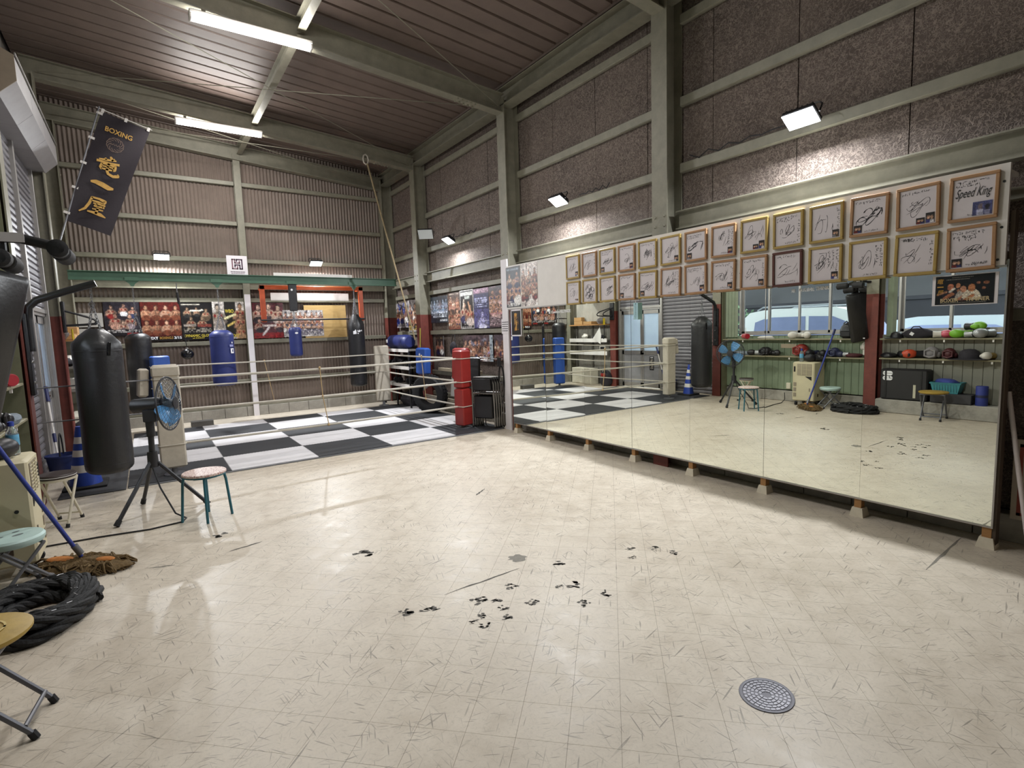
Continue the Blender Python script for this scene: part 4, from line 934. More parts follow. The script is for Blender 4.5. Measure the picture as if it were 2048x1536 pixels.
MB().cyl((2.43, YBG-.062, 2.47), (2.43, YBG-.068, 2.47), .02, n=12).build('eyelet', WHITEI, sbd)
b4 = bag(3.67, YBG, .47, 1.98, .172, BLACKV, 'long black punching bag with white lettering at the right end of the beam', 2.50, .30, wrink=.16, shrink=.35)
mk = basis((3.64, YBG-.172, 1.62), (1, 0, 0), (0, 0, 1))
for pl_ in ([(-.09, -.05), (-.02, -.045), (-.025, .02), (-.04, .05), (-.05, .025), (-.09, .01)], [(.0, -.045), (.022, -.045), (.02, -.02), (.0, -.02)], [(.0, .0), (.05, -.01), (.07, .02), (.04, .04), (.03, .015), (.0, .035)], [(.085, .0), (.095, .02), (.085, .04), (.075, .02)]): MB().prism(pl_, .004, mk @ Matrix.Translation((0, 0, .006))).build('print_mark', WHITEI, b4, smooth=False)
db = thing('slip_ball', 'small black leather slip ball hanging on a cord from the green beam', 'slip ball', (.60, YBG, 1.3))
MB().ell((.60, YBG, 1.315), (.105, .105, .095), 20, 14).build('ball', mat('glossy_black_leather', '#141416', .2, var=.1), db)
MB().cyl((.60, YBG, 1.40), (.60, YBG, 1.43), .03, .015).build('cap', CHROME, db)
MB().tube([(.60, YBG, 1.42), (.58, YBG, 1.8), (.545, YBG, 2.22)], .006, 6).build('cord', BLACKR, db)
MB().tube([(.545, YBG, 2.20), (.53, YBG, 2.40)], .02, 8).build('grip', BLACKR, db)
MB().tube([(.53, YBG, 2.38), (.53, YBG, 2.56)], .008, 6).build('hook', GREYM, db)
# orange frame with bar
of = thing('pull_up_bar', 'orange steel frame with a black pull-up bar under the green beam', 'pull-up bar', (2.9, 11.38, 1.9))
ORG = mat('orange_paint', '#b34a22', .45, var=.1); YO = 11.40
for xx in (1.96, 3.92): MB().box((xx-.045, YO-.03, 1.86), (xx+.045, YO+.03, 2.58), ch=.005).build('upright', ORG, of)
MB().box((1.915, YO-.03, 2.50), (3.965, YO+.03, 2.58), ch=.005).build('cross_beam', ORG, of)
for xx in (1.96, 3.92): MB().box((xx-.02, YO+.03, 2.50), (xx+.02, 11.69, 2.54)).build('wall_arm', ORG, of, smooth=False)
MB().cyl((1.9, YO-.05, 1.90), (3.98, YO-.05, 1.90), .017, n=12).build('bar', BLACKM, of)
# sponsor sign on the beam
hs = thing('sponsor_sign', 'white sign with a maroon square H emblem standing on the green beam', 'sign', (1.5, YBG-.03, 2.735))
MB().obox((1.515, YBG-.03, 2.90), (.34, .012, .36), (0, 0, 0)).build('panel', PAPER, hs, smooth=False)
EMB = mat('maroon_ink', '#40223a', .5, var=.1); EMP = mat('rose_brown_ink', '#7c5862', .5, var=.1)
E0x, E0z, ES, EQ = 1.425, 2.835, .18, .022
def hb(pts, m):
    for (a, b) in zip(pts[:-1], pts[1:]):
        x0, x1 = sorted((E0x+a[0]*ES, E0x+b[0]*ES)); z0, z1 = sorted((E0z+a[1]*ES, E0z+b[1]*ES))
        MB().box((x0-EQ/2, YBG-.0375, z0-EQ/2), (x1+EQ/2, YBG-.0364, z1+EQ/2)).build('emblem_bar', m, hs, smooth=False)
hb([(.72, .80), (.72, .62), (.30, .62), (.30, .97), (.06, .97), (.06, .04), (.52, .04), (.52, .24)], EMP)
hb([(.46, .80), (.46, .97), (.95, .97), (.95, .03), (.74, .03), (.74, .42), (.30, .42), (.30, .24)], EMB)
rr_ = random.Random(77)
for zz, hh, xa, xb in ((2.785, .018, 1.40, 1.63), (2.757, .012, 1.41, 1.62)):
    x = xa
    while x < xb: w_ = rr_.uniform(.008, .018); MB().box((x, YBG-.0372, zz-hh/2), (x+w_, YBG-.0364, zz+hh/2)).build('print_mark', EMB, hs, smooth=False); x += w_+.006
wp = MB().box((2.14, YBG+.02, 2.736), (3.66, YBG+.04, 2.80)).build('white_rail', WHITE, smooth=False); tag(wp, 'long white strip lying above the green beam, upper of two', 'strip')
wp = MB().box((2.15, 11.60, 2.30), (3.72, 11.615, 2.455)).build('white_rail', WHITE, smooth=False); tag(wp, 'long white board below the green beam behind the orange frame', 'board')
# ================================================================== back wall posters
YP = 11.735
def bposter(cv, lab, x0, x1, z0, z1, y=YP, name='poster'):
    return tag(print_obj(name, cv, x1-x0, z1-z0, (x0, y, z0), (1, 0, 0), (0, 0, 1)), lab, 'poster', 'fight posters')
c = Canvas(40, 46, '#26222a'); r = random.Random(31)
for (u, v, h, wr_) in ((.2, .85, .3, '#8a2a2a'), (.55, .9, .28, '#d8d8dc'), (.8, .82, .26, '#303a5a'), (.3, .6, .36, '#b08878'), (.7, .58, .34, '#9a8a90'), (.5, .42, .3, '#5a4a50')): c.boxer(u, v, h, r.choice(['#b8907c', '#a88070', '#c8a894']), wr_)
c.rect(0, 1, 0, .2, '#18161a').bars(.05, .95, .1, .18, 2, '#c8c4c4').rect(.6, .9, .02, .08, '#8a2426').grain(.3); bposter(c, 'dark crowded fight poster left of the red one on the back wall', -.56, -.04, 1.67, 2.27)
c = Canvas(46, 52, '#4a1410'); r = random.Random(32)
for v, h in ((.86, .3), (.48, .3)):
    for i in range(4): c.boxer(.13+i*.25, v, h, ['#b08468', '#9a7058', '#b89078', '#a87c62'][i], '#6a3a28', '#1b1512', '#8a5a44')
c.rect(0, 1, 0, .12, '#161214').grain(.22); p2 = bposter(c, 'red fight poster with two rows of four boxers on the back wall', -.03, .58, 1.56, 2.27)
text('NEXT', (.12, YP-.004, 1.615), (1, 0, 0), (0, 0, 1), .05, WHITEI, p2, .16, bold=.03); text('BOXING.5', (.33, YP-.004, 1.615), (1, 0, 0), (0, 0, 1), .045, GOLD, p2, .21, bold=.02); text('3/15', (.51, YP-.004, 1.615), (1, 0, 0), (0, 0, 1), .05, WHITEI, p2, .12, bold=.03)
c = Canvas(40, 52, '#131113'); r = random.Random(33)
for (u, v, h) in ((.2, .84, .22), (.5, .84, .2), (.8, .8, .26), (.3, .58, .26), (.65, .58, .26)): c.boxer(u, v, h, '#a88a70', r.choice(['#2a2a2a', '#5a4a3a']))
c.line(.05, .95, .6, .95, .02, '#d8d0c0').line(.3, .78, .7, .8, .025, '#d8d0c0').rect(.05, .45, .36, .42, '#8a8078').rect(.5, .95, .34, .42, '#7a3a30').bars(.05, .95, .2, .32, 3, '#b0a898', .7).grain(.25); p3 = bposter(c, 'black fight poster with yellow title on the back wall', .59, 1.10, 1.56, 2.26)
YELI = mat('yellow_ink', '#c8b43a', .5, var=.1)
text('DYNAMIC GLOVE', (.845, YP-.004, 1.64), (1, 0, 0), (0, 0, 1), .05, YELI, p3, .46, bold=.03); text('on SUNDAY', (.845, YP-.004, 1.595), (1, 0, 0), (0, 0, 1), .025, YELI, p3, .2, bold=.02)
c = Canvas(44, 52, '#bdb6b0'); c.rect(.36, .72, .05, 1, '#15130f').boxer(.16, .84, .5, '#a89888', '#8a8078').boxer(.86, .88, .44, '#b48a6c', '#6a4a3a').boxer(.86, .62, .4, '#c09070', '#8a6a4a').boxer(.86, .34, .36, '#b88a68', '#a08060').line(.38, .55, .7, .66, .035, '#d8d0a0').line(.45, .35, .68, .46, .03, '#c8b060').grain(.25)
p4 = bposter(c, 'pale fight poster with black centre band beside the post', 1.11, 1.665, 1.56, 2.28)
text('WBO', (1.40, YP-.004, 2.10), (1, 0, 0), (0, 0, 1), .07, YELI, p4, .15, bold=.03); text('NEXT', (1.45, YP-.004, 1.62), (1, 0, 0), (0, 0, 1), .06, YELI, p4, .2, bold=.03)
c = Canvas(44, 52, '#4a2026'); c.rect(0, 1, 0, .16, '#7c1d20').boxer(.18, .88, .42, '#c0a090', '#302a30').boxer(.52, .9, .42, '#c8a894', '#403038').boxer(.82, .86, .42, '#d0b09a', '#b8a8a0').boxer(.2, .5, .3, '#b89080', '#2a242a').boxer(.84, .5, .3, '#b89080', '#3a2a30').rect(.3, .75, .33, .38, '#b8aca8').line(.3, .1, .5, .3, .03, '#d8d0d0').grain(.25)
bposter(c, 'maroon fight poster right of the central post', 1.81, 2.39, 1.55, 2.26)
c = fight_poster(60, 40, '#a8a2a0', [(.86, 8, .28), (.66, 9, .26), (.46, 10, .24)], 35, [(.05, .25, 4, '#6a6470'), (.26, .32, 1, '#3a3440')], '#fff', band='#c4c0bc', wear=['#3a3a44', '#e0dcd8', '#6a6a80'])
bposter(c, 'wide pale poster crowded with small figures on the back wall', 2.37, 3.18, 1.56, 2.11, y=YP-.02)
pb = MB().box((2.80, YP-.012, 1.52), (3.68, YP, 2.21)).build('plywood_sheet', mat('yellow_plywood', '#b0915a', .55, var=.14, scale=5, stretch=(1, 1, 6)), smooth=False); tag(pb, 'sheet of yellow plywood on the back wall behind the orange frame', 'plywood')
for x0, x1, z0, z1, lb in ((-.92, -.58, 1.84, 2.08, 'upper grey whiteboard sheet at the left of the back wall'), (-.92, -.58, 1.66, 1.81, 'lower grey whiteboard sheet at the left of the back wall')):
    o = MB().box((x0, YP-.01, z0), (x1, YP, z1)).build('grey_sheet', mat('grey_card', '#a3a19d', .6, var=.08), smooth=False); tag(o, lb, 'sheet')
# ================================================================== climbing rope
cr = thing('climbing_rope', 'long tan climbing rope slung from the far rafter down to the ring column', 'rope', (3.68, 9.93, 4.80))
MB().tube([(3.66+.05*math.cos(a*.7854), 9.9, 4.80+.09*math.sin(a*.7854)) for a in range(8)], .014, 8, True).build('loop', ROPEW, cr)
n = 14; MB().tube([(3.68+(4.46-3.68)*k/n, 9.88+.0*k, 4.72+(1.42-4.72)*k/n) for k in range(n+1)], .016, 8).build('rope_length', mat('manila_rope', '#85765a', .85, var=.2, scale=40, bump=.4, bscale=90), cr)
# ================================================================== banner
bn = thing('banner', 'dark vertical gym banner with gold brush characters on a leaning pole', 'banner', (-.9, 10.3, 2.9))
yb = 10.3
def bp(px, pz): return Vector((px, yb, pz))
TL, TR, BRr, BLl = bp(-.25, 5.03), bp(.34, 4.845), bp(-.30, 3.19), bp(-.82, 3.38)
BAN = mat('banner_cloth', '#241d24', .7, var=.08, bump=.1)
nx, ny = 8, 20; vs = []; 
for j in range(ny+1):
    for i in range(nx+1):
        a = TL.lerp(TR, i/nx); b = BLl.lerp(BRr, i/nx); p = a.lerp(b, j/ny); p.y += .012*math.sin(i*.9+j*.35)
        vs.append(p)
fs = [(j*(nx+1)+i, (j+1)*(nx+1)+i, (j+1)*(nx+1)+i+1, j*(nx+1)+i+1) for j in range(ny) for i in range(nx)]
q = MB().add(vs, fs).add([v+Vector((0, .003, 0)) for v in vs], [f[::-1] for f in fs]); q.build('cloth', BAN, bn)
MB().tube([bp(-.27, 5.09), bp(-1.0, 2.78)], .011, 8).build('pole', mat('grey_plastic_pole', '#75767c', .4), bn)
MB().tube([bp(-.31, 5.075), bp(.37, 4.86)], .007, 8).build('cross_rod', WHITE, bn)
for k in range(5):
    p = TL.lerp(BLl, (k+.1)/4.4); MB().obox(p+Vector((-.01, -.004, 0)), (.075, .012, .035), (0, .32, 0)).build('loop_tab', WHITE, bn)
for k in range(3):
    p = TL.lerp(TR, (.03+.47*k)); MB().obox(p+Vector((.0, -.004, .01)), (.035, .012, .06), (0, .32, 0)).build('loop_tab', WHITE, bn)
bu = (TR-TL).normalized(); bv = (TL-BLl).normalized(); BO = (BLl+BRr)/2; yf = Vector((0, -.022, 0)); LEN = (TL-BLl).length
BGOLD = mat('banner_gold', '#c49a4e', .4, var=.18, scale=25)
def bt_(u, f): return BO+bu*u+bv*(LEN*f)+yf
text('BOXING', bt_(.0, .875), bu, Vector((.27, 0, .96)), .075, BGOLD, bn, .34, bold=.018)
# round emblem: interlaced strokes
mb = MB(); mm = basis(bt_(.0, .765), bu, Vector((.3, 0, .95)))
for k in range(12):
    a = k*math.pi/6; pts = [((.062+.045*math.sin(t*1.6))*math.cos(a+t), (.062+.045*math.sin(t*1.6))*math.sin(a+t)) for t in [i*.12 for i in range(10)]]; mb.strip(pts, .005, mm)
mb.strip([(-.06, -.01), (-.05, .012), (-.04, -.012), (-.02, .012), (-.005, -.01), (.01, .014), (.03, -.014), (.045, .016), (.06, -.01)], .006, mm); mb.build('emblem', mat('emblem_tan', '#8d7668', .5, var=.1), bn, smooth=False)
# brush characters, drawn stroke by stroke in a unit square
def brush(strokes, f, s, nm):
    mb = MB(); mm = basis(bt_(-.0, f), bu, Vector((.3, 0, .95)))
    for st in strokes:
        pts = [(p[0]*s, p[1]*s) for p in st[0]]; P = []; W = []
        for i in range(len(pts)-1):
            for k in range(4):
                t = k/4; P.append((pts[i][0]+(pts[i+1][0]-pts[i][0])*t, pts[i][1]+(pts[i+1][1]-pts[i][1])*t)); W.append((st[1][i]+(st[1][i+1]-st[1][i])*t)*s*1.35)
        P.append(pts[-1]); W.append(st[1][-1]*s*1.35); mb.strip(P, W, mm)
    mb.build(nm, BGOLD, bn, smooth=False)
brush([([(-.02, .52), (.04, .44), (.10, .36)], [.05, .10, .05]), ([(-.48, .20), (-.1, .28), (.28, .38)], [.05, .09, .06]), ([(-.22, .36), (-.16, .26)], [.07, .05]), ([(.18, .46), (.08, .30)], [.06, .05]), ([(-.56, .08), (0, .14), (.46, .22)], [.10, .07, .10]), ([(-.30, .02), (-.32, -.22), (-.26, -.34)], [.08, .10, .04]), ([(-.30, .0), (.0, .06), (.30, .06), (.30, -.16), (.22, -.24)], [.06, .07, .11, .12, .05]), ([(-.28, -.13), (.0, -.08), (.28, -.06)], [.05, .06, .06]), ([(-.28, -.27), (.0, -.24), (.26, -.20)], [.06, .08, .06]), ([(.0, .12), (-.02, -.28), (.08, -.46), (.32, -.52), (.52, -.42), (.50, -.30)], [.08, .09, .10, .11, .13, .03])], .575, .27, 'brush_character')
brush([([(-.52, .06), (-.3, .12), (0, .08), (.3, .0), (.52, .03)], [.08, .17, .20, .19, .08])], .385, .27, 'brush_character')
brush([([(-.26, .46), (.1, .48), (.36, .42), (.34, .26)], [.07, .09, .13, .06]), ([(-.24, .28), (.1, .30), (.32, .26)], [.05, .08, .07]), ([(-.24, .48), (-.28, .1), (-.40, -.26), (-.62, -.50)], [.07, .10, .09, .05]), ([(-.12, .16), (.2, .20), (.42, .18)], [.06, .08, .08]), ([(.06, .18), (-.04, .02), (.1, .02), (.34, .08)], [.06, .07, .06, .09]), ([(.30, .14), (.40, .02)], [.07, .04]), ([(-.10, -.16), (.14, -.12), (.38, -.10)], [.05, .07, .06]), ([(.14, .02), (.12, -.2), (.10, -.38)], [.07, .09, .07]), ([(-.28, -.36), (.0, -.34), (.3, -.36), (.56, -.44)], [.06, .11, .14, .04])], .195, .27, 'brush_character')
# ================================================================== gear along the right wall of the ring
rk = thing('gear_rack', 'steel rack with white-edged shelves in the back right corner', 'rack', (4.56, 10.7, 0))
for z in (1.19, .83, .46):
    MB().box((4.36, 10.02, z), (4.78, 11.48, z+.03)).build('shelf', mat('grey_shelf', '#77746e', .6), rk, smooth=False)
    MB().box((4.345, 10.02, z-.02), (4.36, 11.48, z+.045)).build('shelf_edge', WHITE, rk, smooth=False)
for y in (10.05, 10.75, 11.45):
    for x in (4.38, 4.75): MB().box((x-.015, y-.015, 0), (x+.015, y+.015, 1.22)).build('upright', BLACKM, rk, smooth=False)
rb = thing('rolled_bag', 'fat blue punching bag lying on top of the corner rack', 'punching bag', (4.55, 10.9, 1.22))
mX = Matrix.Translation((4.56, 10.36, 1.375)) @ Matrix.Rotation(R(-90), 4, 'X')
MB().lathe([(.03, 0), (.11, .005), (.145, .05), (.15, .3), (.15, .7), (.148, .95), (.12, 1.03), (.03, 1.04)], 24, mX).build('bag_body', BLUEV, rb)
for k in (.22, .8): MB().lathe([(.151, k), (.154, k+.02), (.151, k+.04)], 24, mX).build('band', mat('navy_band', '#1c2560', .5), rb)
MB().box((4.404, 11.22, 1.36), (4.409, 11.31, 1.43)).build('print_patch', WHITEI, rb, smooth=False)
rr = random.Random(12)
def junk(name, cat, lab, c, r, m, n=14, lump=.18, seed=1, parent=None):
    """soft irregular object"""
    q = MB(); q.ell((0, 0, 0), (1, 1, 1), n, 9); rd = random.Random(seed); ph = [rd.uniform(0, 6.28) for _ in range(6)]
    out = []
    for (x, y, z) in q.v:
        f = 1+lump*(math.sin(3*x+ph[0])*math.cos(2.6*y+ph[1])+.6*math.sin(4*z+ph[2]+2*x)); z2 = z if z > -.75 else -.75
        out.append((c[0]+x*r[0]*f, c[1]+y*r[1]*f, c[2]+z2*r[2]*(f if z > 0 else 1)))
    s = MB().add(out, q.f); o = s.build(name, m, parent)
    if parent is None: tag(o, lab, cat)
    return o
DKC = mat('dark_cloth', '#26232a', .85, var=.25, scale=15, bump=.4, bscale=30); GRC = mat('grey_cloth', '#7d7a7c', .85, var=.15, scale=15, bump=.3, bscale=30)
def dumbbell(c, ln, r, lab, ax=(0, 1, 0)):
    t = thing('dumbbell', lab, 'dumbbell', c, group='dumbbells on the rack'); c = Vector(c); a = Vector(ax).normalized()
    MB().cyl(c-a*ln*.5, c+a*ln*.5, .014, n=10).build('handle', CHROME, t)
    for s in (-1, 1): MB().cyl(c+a*s*ln*.28, c+a*s*ln*.5, r, r*.96, n=8).build('weight', BLACKR, t)
for k, (y, z, lab) in enumerate(((10.25, .925, 'black dumbbell at the near end of the middle rack shelf'), (10.55, .925, 'black dumbbell second on the middle rack shelf'), (11.2, .925, 'black dumbbell at the far end of the middle rack shelf'), (10.3, .555, 'black dumbbell at the near end of the low rack shelf'), (10.95, .555, 'black dumbbell on the far half of the low rack shelf'))): dumbbell((4.5, y, z), .26, .065, lab)
junk('gear_bag', 'bag', 'lumpy black gear bag on the middle rack shelf', (4.55, 10.88, .96), (.14, .2, .13), DKC, seed=3)
junk('gear_bag', 'bag', 'lumpy black gear bag on the floor under the rack', (4.55, 10.5, .14), (.16, .25, .18), DKC, seed=4)
# kick shields
def shield(name, lab, c, size, rot, m, logo=False):
    t = thing(name, lab, 'kick shield', (c[0], c[1], c[2]-size[2]/2), group='kick shields')
    MB().obox(c, size, rot, ch=.03).build('pad', m, t)
    mm = Matrix.Translation(c) @ Euler(rot).to_matrix().to_4x4()
    for s in (-.12, .12): MB().tube([mm @ Vector(p) for p in ((size[0]/2, s, -.1), (size[0]/2+.05, s, -.05), (size[0]/2+.05, s, .05), (size[0]/2, s, .1))], .012, 6).build('strap', BLACKR, t)
    if logo:
        MB().cyl(mm @ Vector((-size[0]/2-.002, .03, .13)), mm @ Vector((-size[0]/2+.004, .03, .13)), .025, n=12).build('badge', WHITEI, t)
    return t
shield('kick_shield', 'blue kick shield, nearer of the two leaning by the ring column', (4.45, 9.52, 1.0), (.14, .36, .52), (0, .05, .1), BLUEP, True)
shield('kick_shield', 'blue kick shield, farther of the two leaning by the ring column', (4.535, 9.80, .99), (.10, .30, .54), (0, .03, .1), mat('navy_pad', '#1c3a86', .5, var=.1))
shield('kick_shield', 'red kick shield hanging behind the red corner post', (4.44, 8.0, 1.0), (.13, .34, .55), (0, .08, .3), REDV, True)
# tyre
ty = thing('tyre', 'worn black car tyre standing against the wall inside the ring', 'tyre', (4.40, 9.2, 0))
mT = Matrix.Translation((4.40, 9.20, .385)) @ Euler((0, 0, .5)).to_matrix().to_4x4() @ Matrix.Rotation(R(84), 4, 'Y')
pr = [(.21, -.07), (.27, -.095), (.34, -.09), (.365, -.06), (.37, 0), (.365, .06), (.34, .09), (.27, .095), (.21, .07), (.20, 0)]
rs = [[mT @ Vector((r_*math.cos(2*math.pi*k/36), r_*math.sin(2*math.pi*k/36), z)) for k in range(36)] for r_, z in pr]
MB().rings(rs, closed=True).build('carcass', BLACKR, ty)
mb = MB()
for k in range(36):
    a = 2*math.pi*k/36; m_ = mT @ Matrix.Rotation(a, 4, 'Z') @ Matrix.Translation((.371, 0, 0)); mb.box((-.004, -.02, -.06), (.006, .02, -.01), m_); mb.box((-.004, -.01, .01), (.006, .03, .06), m_)
o = mb.build('tread', BLACKR, ty, smooth=False); o['kind'] = 'stuff'
cn = MB().lathe([(.11, .02), (.11, .03), (.115, .30), (.11, .31), (.03, .312)], 20, Matrix.Translation((4.5, 9.95, .44)) @ Matrix.Rotation(R(70), 4, 'X')).build('paint_drum', mat('grey_drum', '#77706c', .5, var=.2)); tag(cn, 'grey drum lying on the low rack shelf beside the tyre', 'drum')
# lower timber rails along the wall
for k, z in enumerate((.12, .24)):
    o = MB().box((4.62, 8.0, z), (4.68, 10.0, z+.06), ch=.004).build('timber_rail', mat('grey_timber', '#837a6c', .7, var=.2, scale=6), smooth=True); tag(o, '%s grey timber rail along the wall behind the tyre' % ('lower', 'upper')[k], 'timber')
o = MB().obox((4.60, 8.55, .55), (.03, .24, .36), (0, .1, 0), ch=.005).build('grey_slab', mat('grey_card', '#a3a19d'), smooth=True); tag(o, 'small grey panel leaning between the tyre and the red post', 'panel')
o = MB().box((4.70, 7.85, .80), (4.78, 9.4, .86), ch=.004).build('timber_rail', mat('pale_timber', '#a89c86', .7, var=.15), smooth=True); tag(o, 'pale timber rail on the wall below the group poster', 'timber')
# ================================================================== folded chairs
ch0 = None; CT = mat('chair_tube', '#8c8a86', .3, .5, var=.05)
def folded_chair(loc, rz, lab, tubem):
    t = thing('folding_chair', lab, 'folding chair', (0, 0, 0), group='folded chairs by the column')
    # lies in local x-z plane (width along x), folded thickness along y
    for s, y in ((.2, 0.), (.18, .035)):
        pts = [(-s, y-.02, .0), (-s, y, .35), (-s*.98, y+.02, .70), (-s*.8, y+.03, .80), (s*.8, y+.03, .80), (s*.98, y+.02, .70), (s, y, .35), (s, y-.02, .0)]
        if y > 0: pts = [(-s, y+.02, .0), (-s, y-.01, .4), (-s, y-.02, .55), (s, y-.02, .55), (s, y-.01, .4), (s, y+.02, .0)]
        MB().tube(pts, .011, 8).build('tube_frame', tubem, t, world=False)
    MB().obox((0, -.02, .70), (.34, .03, .20), (.05, 0, 0), ch=.012).build('backrest', BLACKV, t, world=False)
    MB().obox((0, .0, .33), (.33, .035, .36), (-.03, 0, 0), ch=.014).build('seat', BLACKV, t, world=False)
    for s in (-1, 1): MB().cyl((s*.2, -.02, 0), (s*.2, -.02, .03), .014, n=8).build('foot_cap', BLACKR, t, world=False)
    t.location = loc; t.rotation_euler = (.06, 0, rz); return t
rz0 = R(-58)
dirv = Vector((math.cos(rz0+math.pi/2), math.sin(rz0+math.pi/2), 0))
CH = ['front', 'second', 'third', 'fourth', 'rearmost']
for k in range(5):
    p = Vector((4.34, 7.12, .02))+Vector((.88, .47, 0))*(.042*k)+Vector((.47, -.88, 0))*(.018*k)
    folded_chair(p, R(-62), '%s of the black folded chairs strapped beside the red post' % CH[k], CT)
bo = MB().obox((4.40, 7.53, .60), (.05, .30, 1.08), (0, .04, R(14)), ch=.02).build('padded_board', BLACKV); tag(bo, 'tall black padded board standing between red post and folded chairs', 'board')
ru = MB().obox((4.56, 9.86, 1.42), (.008, .035, .46), (.05, .03, 0)).build('yellow_rule', mat('yellow_rule', '#b3a548', .5, var=.1)); tag(ru, 'yellow measuring stick leaning by the red column base', 'ruler')
hp = thing('hanging_pouch', 'black gear pouch hanging by straps below the two-fighter poster', 'bag', (4.74, 8.78, 1.1)); junk('pouch', '', '', (4.73, 8.78, 1.24), (.05, .12, .14), DKC, seed=41, parent=hp, lump=.08)
for s_ in (-.08, .08): MB().tube([(4.73, 8.78+s_, 1.32), (4.75, 8.78+s_*.4, 1.5)], .008, 6).build('strap', BLACKR, hp)
# skipping ropes on the column
jr = thing('skipping_ropes', 'bundle of black skipping ropes hanging on the white-taped column', 'skipping rope', (4.54, 6.95, 1.1))
for k in range(3):
    MB().tube([(4.53, 6.96-.03*k, 1.13), (4.53, 6.965-.03*k, .99)], .014, 8).build('handle', BLACKR, jr)
for k, dz in enumerate((.42, .58, .50)):
    pts = [(4.545+.01*k, 6.92+.07*math.cos(a), 1.0-dz*.5+dz*.5*math.sin(a)) for a in [math.pi/2+2*math.pi*i/24 for i in range(24)]]; MB().tube(pts, .005, 6, True).build('cord', BLACKR, jr)
# ================================================================== shelves on the left wall
SHB = mat('olive_shelf_board', '#857f66', .6, var=.15, scale=5)
def wall_shelf(lab, y0, y1, z, x1=-.97, edge=None):
    t = thing('wall_shelf', lab, 'shelf', (XL+.1, (y0+y1)/2, z), group='wall shelves')
    MB().box((XL+.04, y0, z-.025), (x1, y1, z), ch=.004).build('board', SHB, t)
    n = 3
    for k in range(n):
        y = y0+(y1-y0)*(k+.5)/n; MB().box((x1-.03, y-.01, z-.06), (x1-.01, y+.01, z-.024)).build('bracket', WHITE, t, smooth=False)
    return t
wall_shelf('upper shelf under the four-pane window', 3.95, 6.64, 1.215)
wall_shelf('lower shelf on the green boards', 3.95, 6.64, .885)
wall_shelf('upper shelf under the two-pane window', 2.0, 3.71, 1.215)
wall_shelf('lower shelf on the green boards dimmed to grey', 2.0, 3.71, .895)
pln = MB().box((XL+.042, 5.25, 1.03), (XL+.05, 5.55, 1.11)).build('name_plate', mat('beige_plate', '#b5a58f', .6, var=.08), smooth=False); tag(pln, 'blank beige plate on the green boards between the shelves', 'plate')
# boxing gear
def glove(c, rz, m, cuff, lab, s=1., up=False):
    t = thing('boxing_glove', lab, 'boxing glove', (0, 0, 0), group='boxing gloves')
    MB().ell((.06, 0, .065), (.095, .065, .065), 16, 10).build('mitt', m, t, world=False)
    MB().ell((.04, .065, .06), (.06, .03, .035), 12, 8).build('thumb', m, t, world=False)
    MB().tube([(-.015, 0, .062), (-.06, 0, .060), (-.12, 0, .058)], [.05, .047, .055], 14).build('cuff', cuff, t, world=False)
    t.location = c; t.rotation_euler = (0, R(-80) if up else 0, rz); t.scale = (s, s, s)
    if up: t.location = (c[0], c[1], c[2]+.17*s)
    return t
GWH = mat('white_glove', '#cfcac2', .45, var=.06); GRN = mat('lime_glove', '#6faa2c', .4, var=.08); PNK = mat('pink_glove', '#c4586a', .4, var=.1); GBK = mat('black_glove', '#1d1c20', .4, var=.15); GRD = mat('dark_red_glove', '#7a2722', .4, var=.12); ORG2 = mat('orange_glove', '#b8452a', .4, var=.1); NVY = mat('navy_glove', '#262a48', .45, var=.1); MAR = mat('maroon_cloth', '#4c2328', .8, var=.2, bump=.3); SIL = mat('silver_glove', '#a9abae', .35, .4, var=.08)
Z1, Z2 = 1.216, .886
glove((-1.07, 5.22, Z1), .6, GWH, GWH, 'white boxing glove on the upper shelf, left of its pair in the mirror')
glove((-1.07, 5.02, Z1), -.5, GWH, GWH, 'white boxing glove on the upper shelf, right of its pair in the mirror')
junk('white_cloth', 'cloth', 'crumpled white cloth at the window end of the upper shelf', (-1.06, 5.78, Z1+.02), (.07, .14, .03), GWH, seed=7)
rt_ = thing('red_container', 'round red and pink container with white stick on the upper shelf', 'container', (-.99, 6.12, Z1))
MB().cyl((-.96, 6.08, Z1+.055), (-1.06, 6.22, Z1+.055), .055, .05, 20).build('drum', mat('pink_plastic', '#b04a50', .4, var=.1), rt_); MB().cyl((-.955, 6.073, Z1+.055), (-.95, 6.066, Z1+.055), .048, .046, 20).build('red_face', mat('red_plastic', '#9c1d2a', .35, var=.1), rt_); MB().cyl((-1.0, 6.14, Z1+.1), (-1.0, 6.14, Z1+.22), .007, n=8).build('stick', WHITE, rt_)
bkp = thing('backpack', 'black backpack on the upper shelf beside the sit-up bench', 'bag', (-1.06, 4.32, Z1))
junk('body', '', '', (-1.06, 4.32, Z1+.12), (.09, .12, .16), GBK, seed=9, parent=bkp, lump=.08); MB().tube([(-1.0, 4.27, Z1+.25), (-.97, 4.30, Z1+.30), (-1.0, 4.36, Z1+.26)], .01, 6).build('handle', GBK, bkp); MB().obox((-.965, 4.32, Z1+.08), (.02, .16, .1), (0, 0, 0), ch=.01).build('pocket', GBK, bkp)
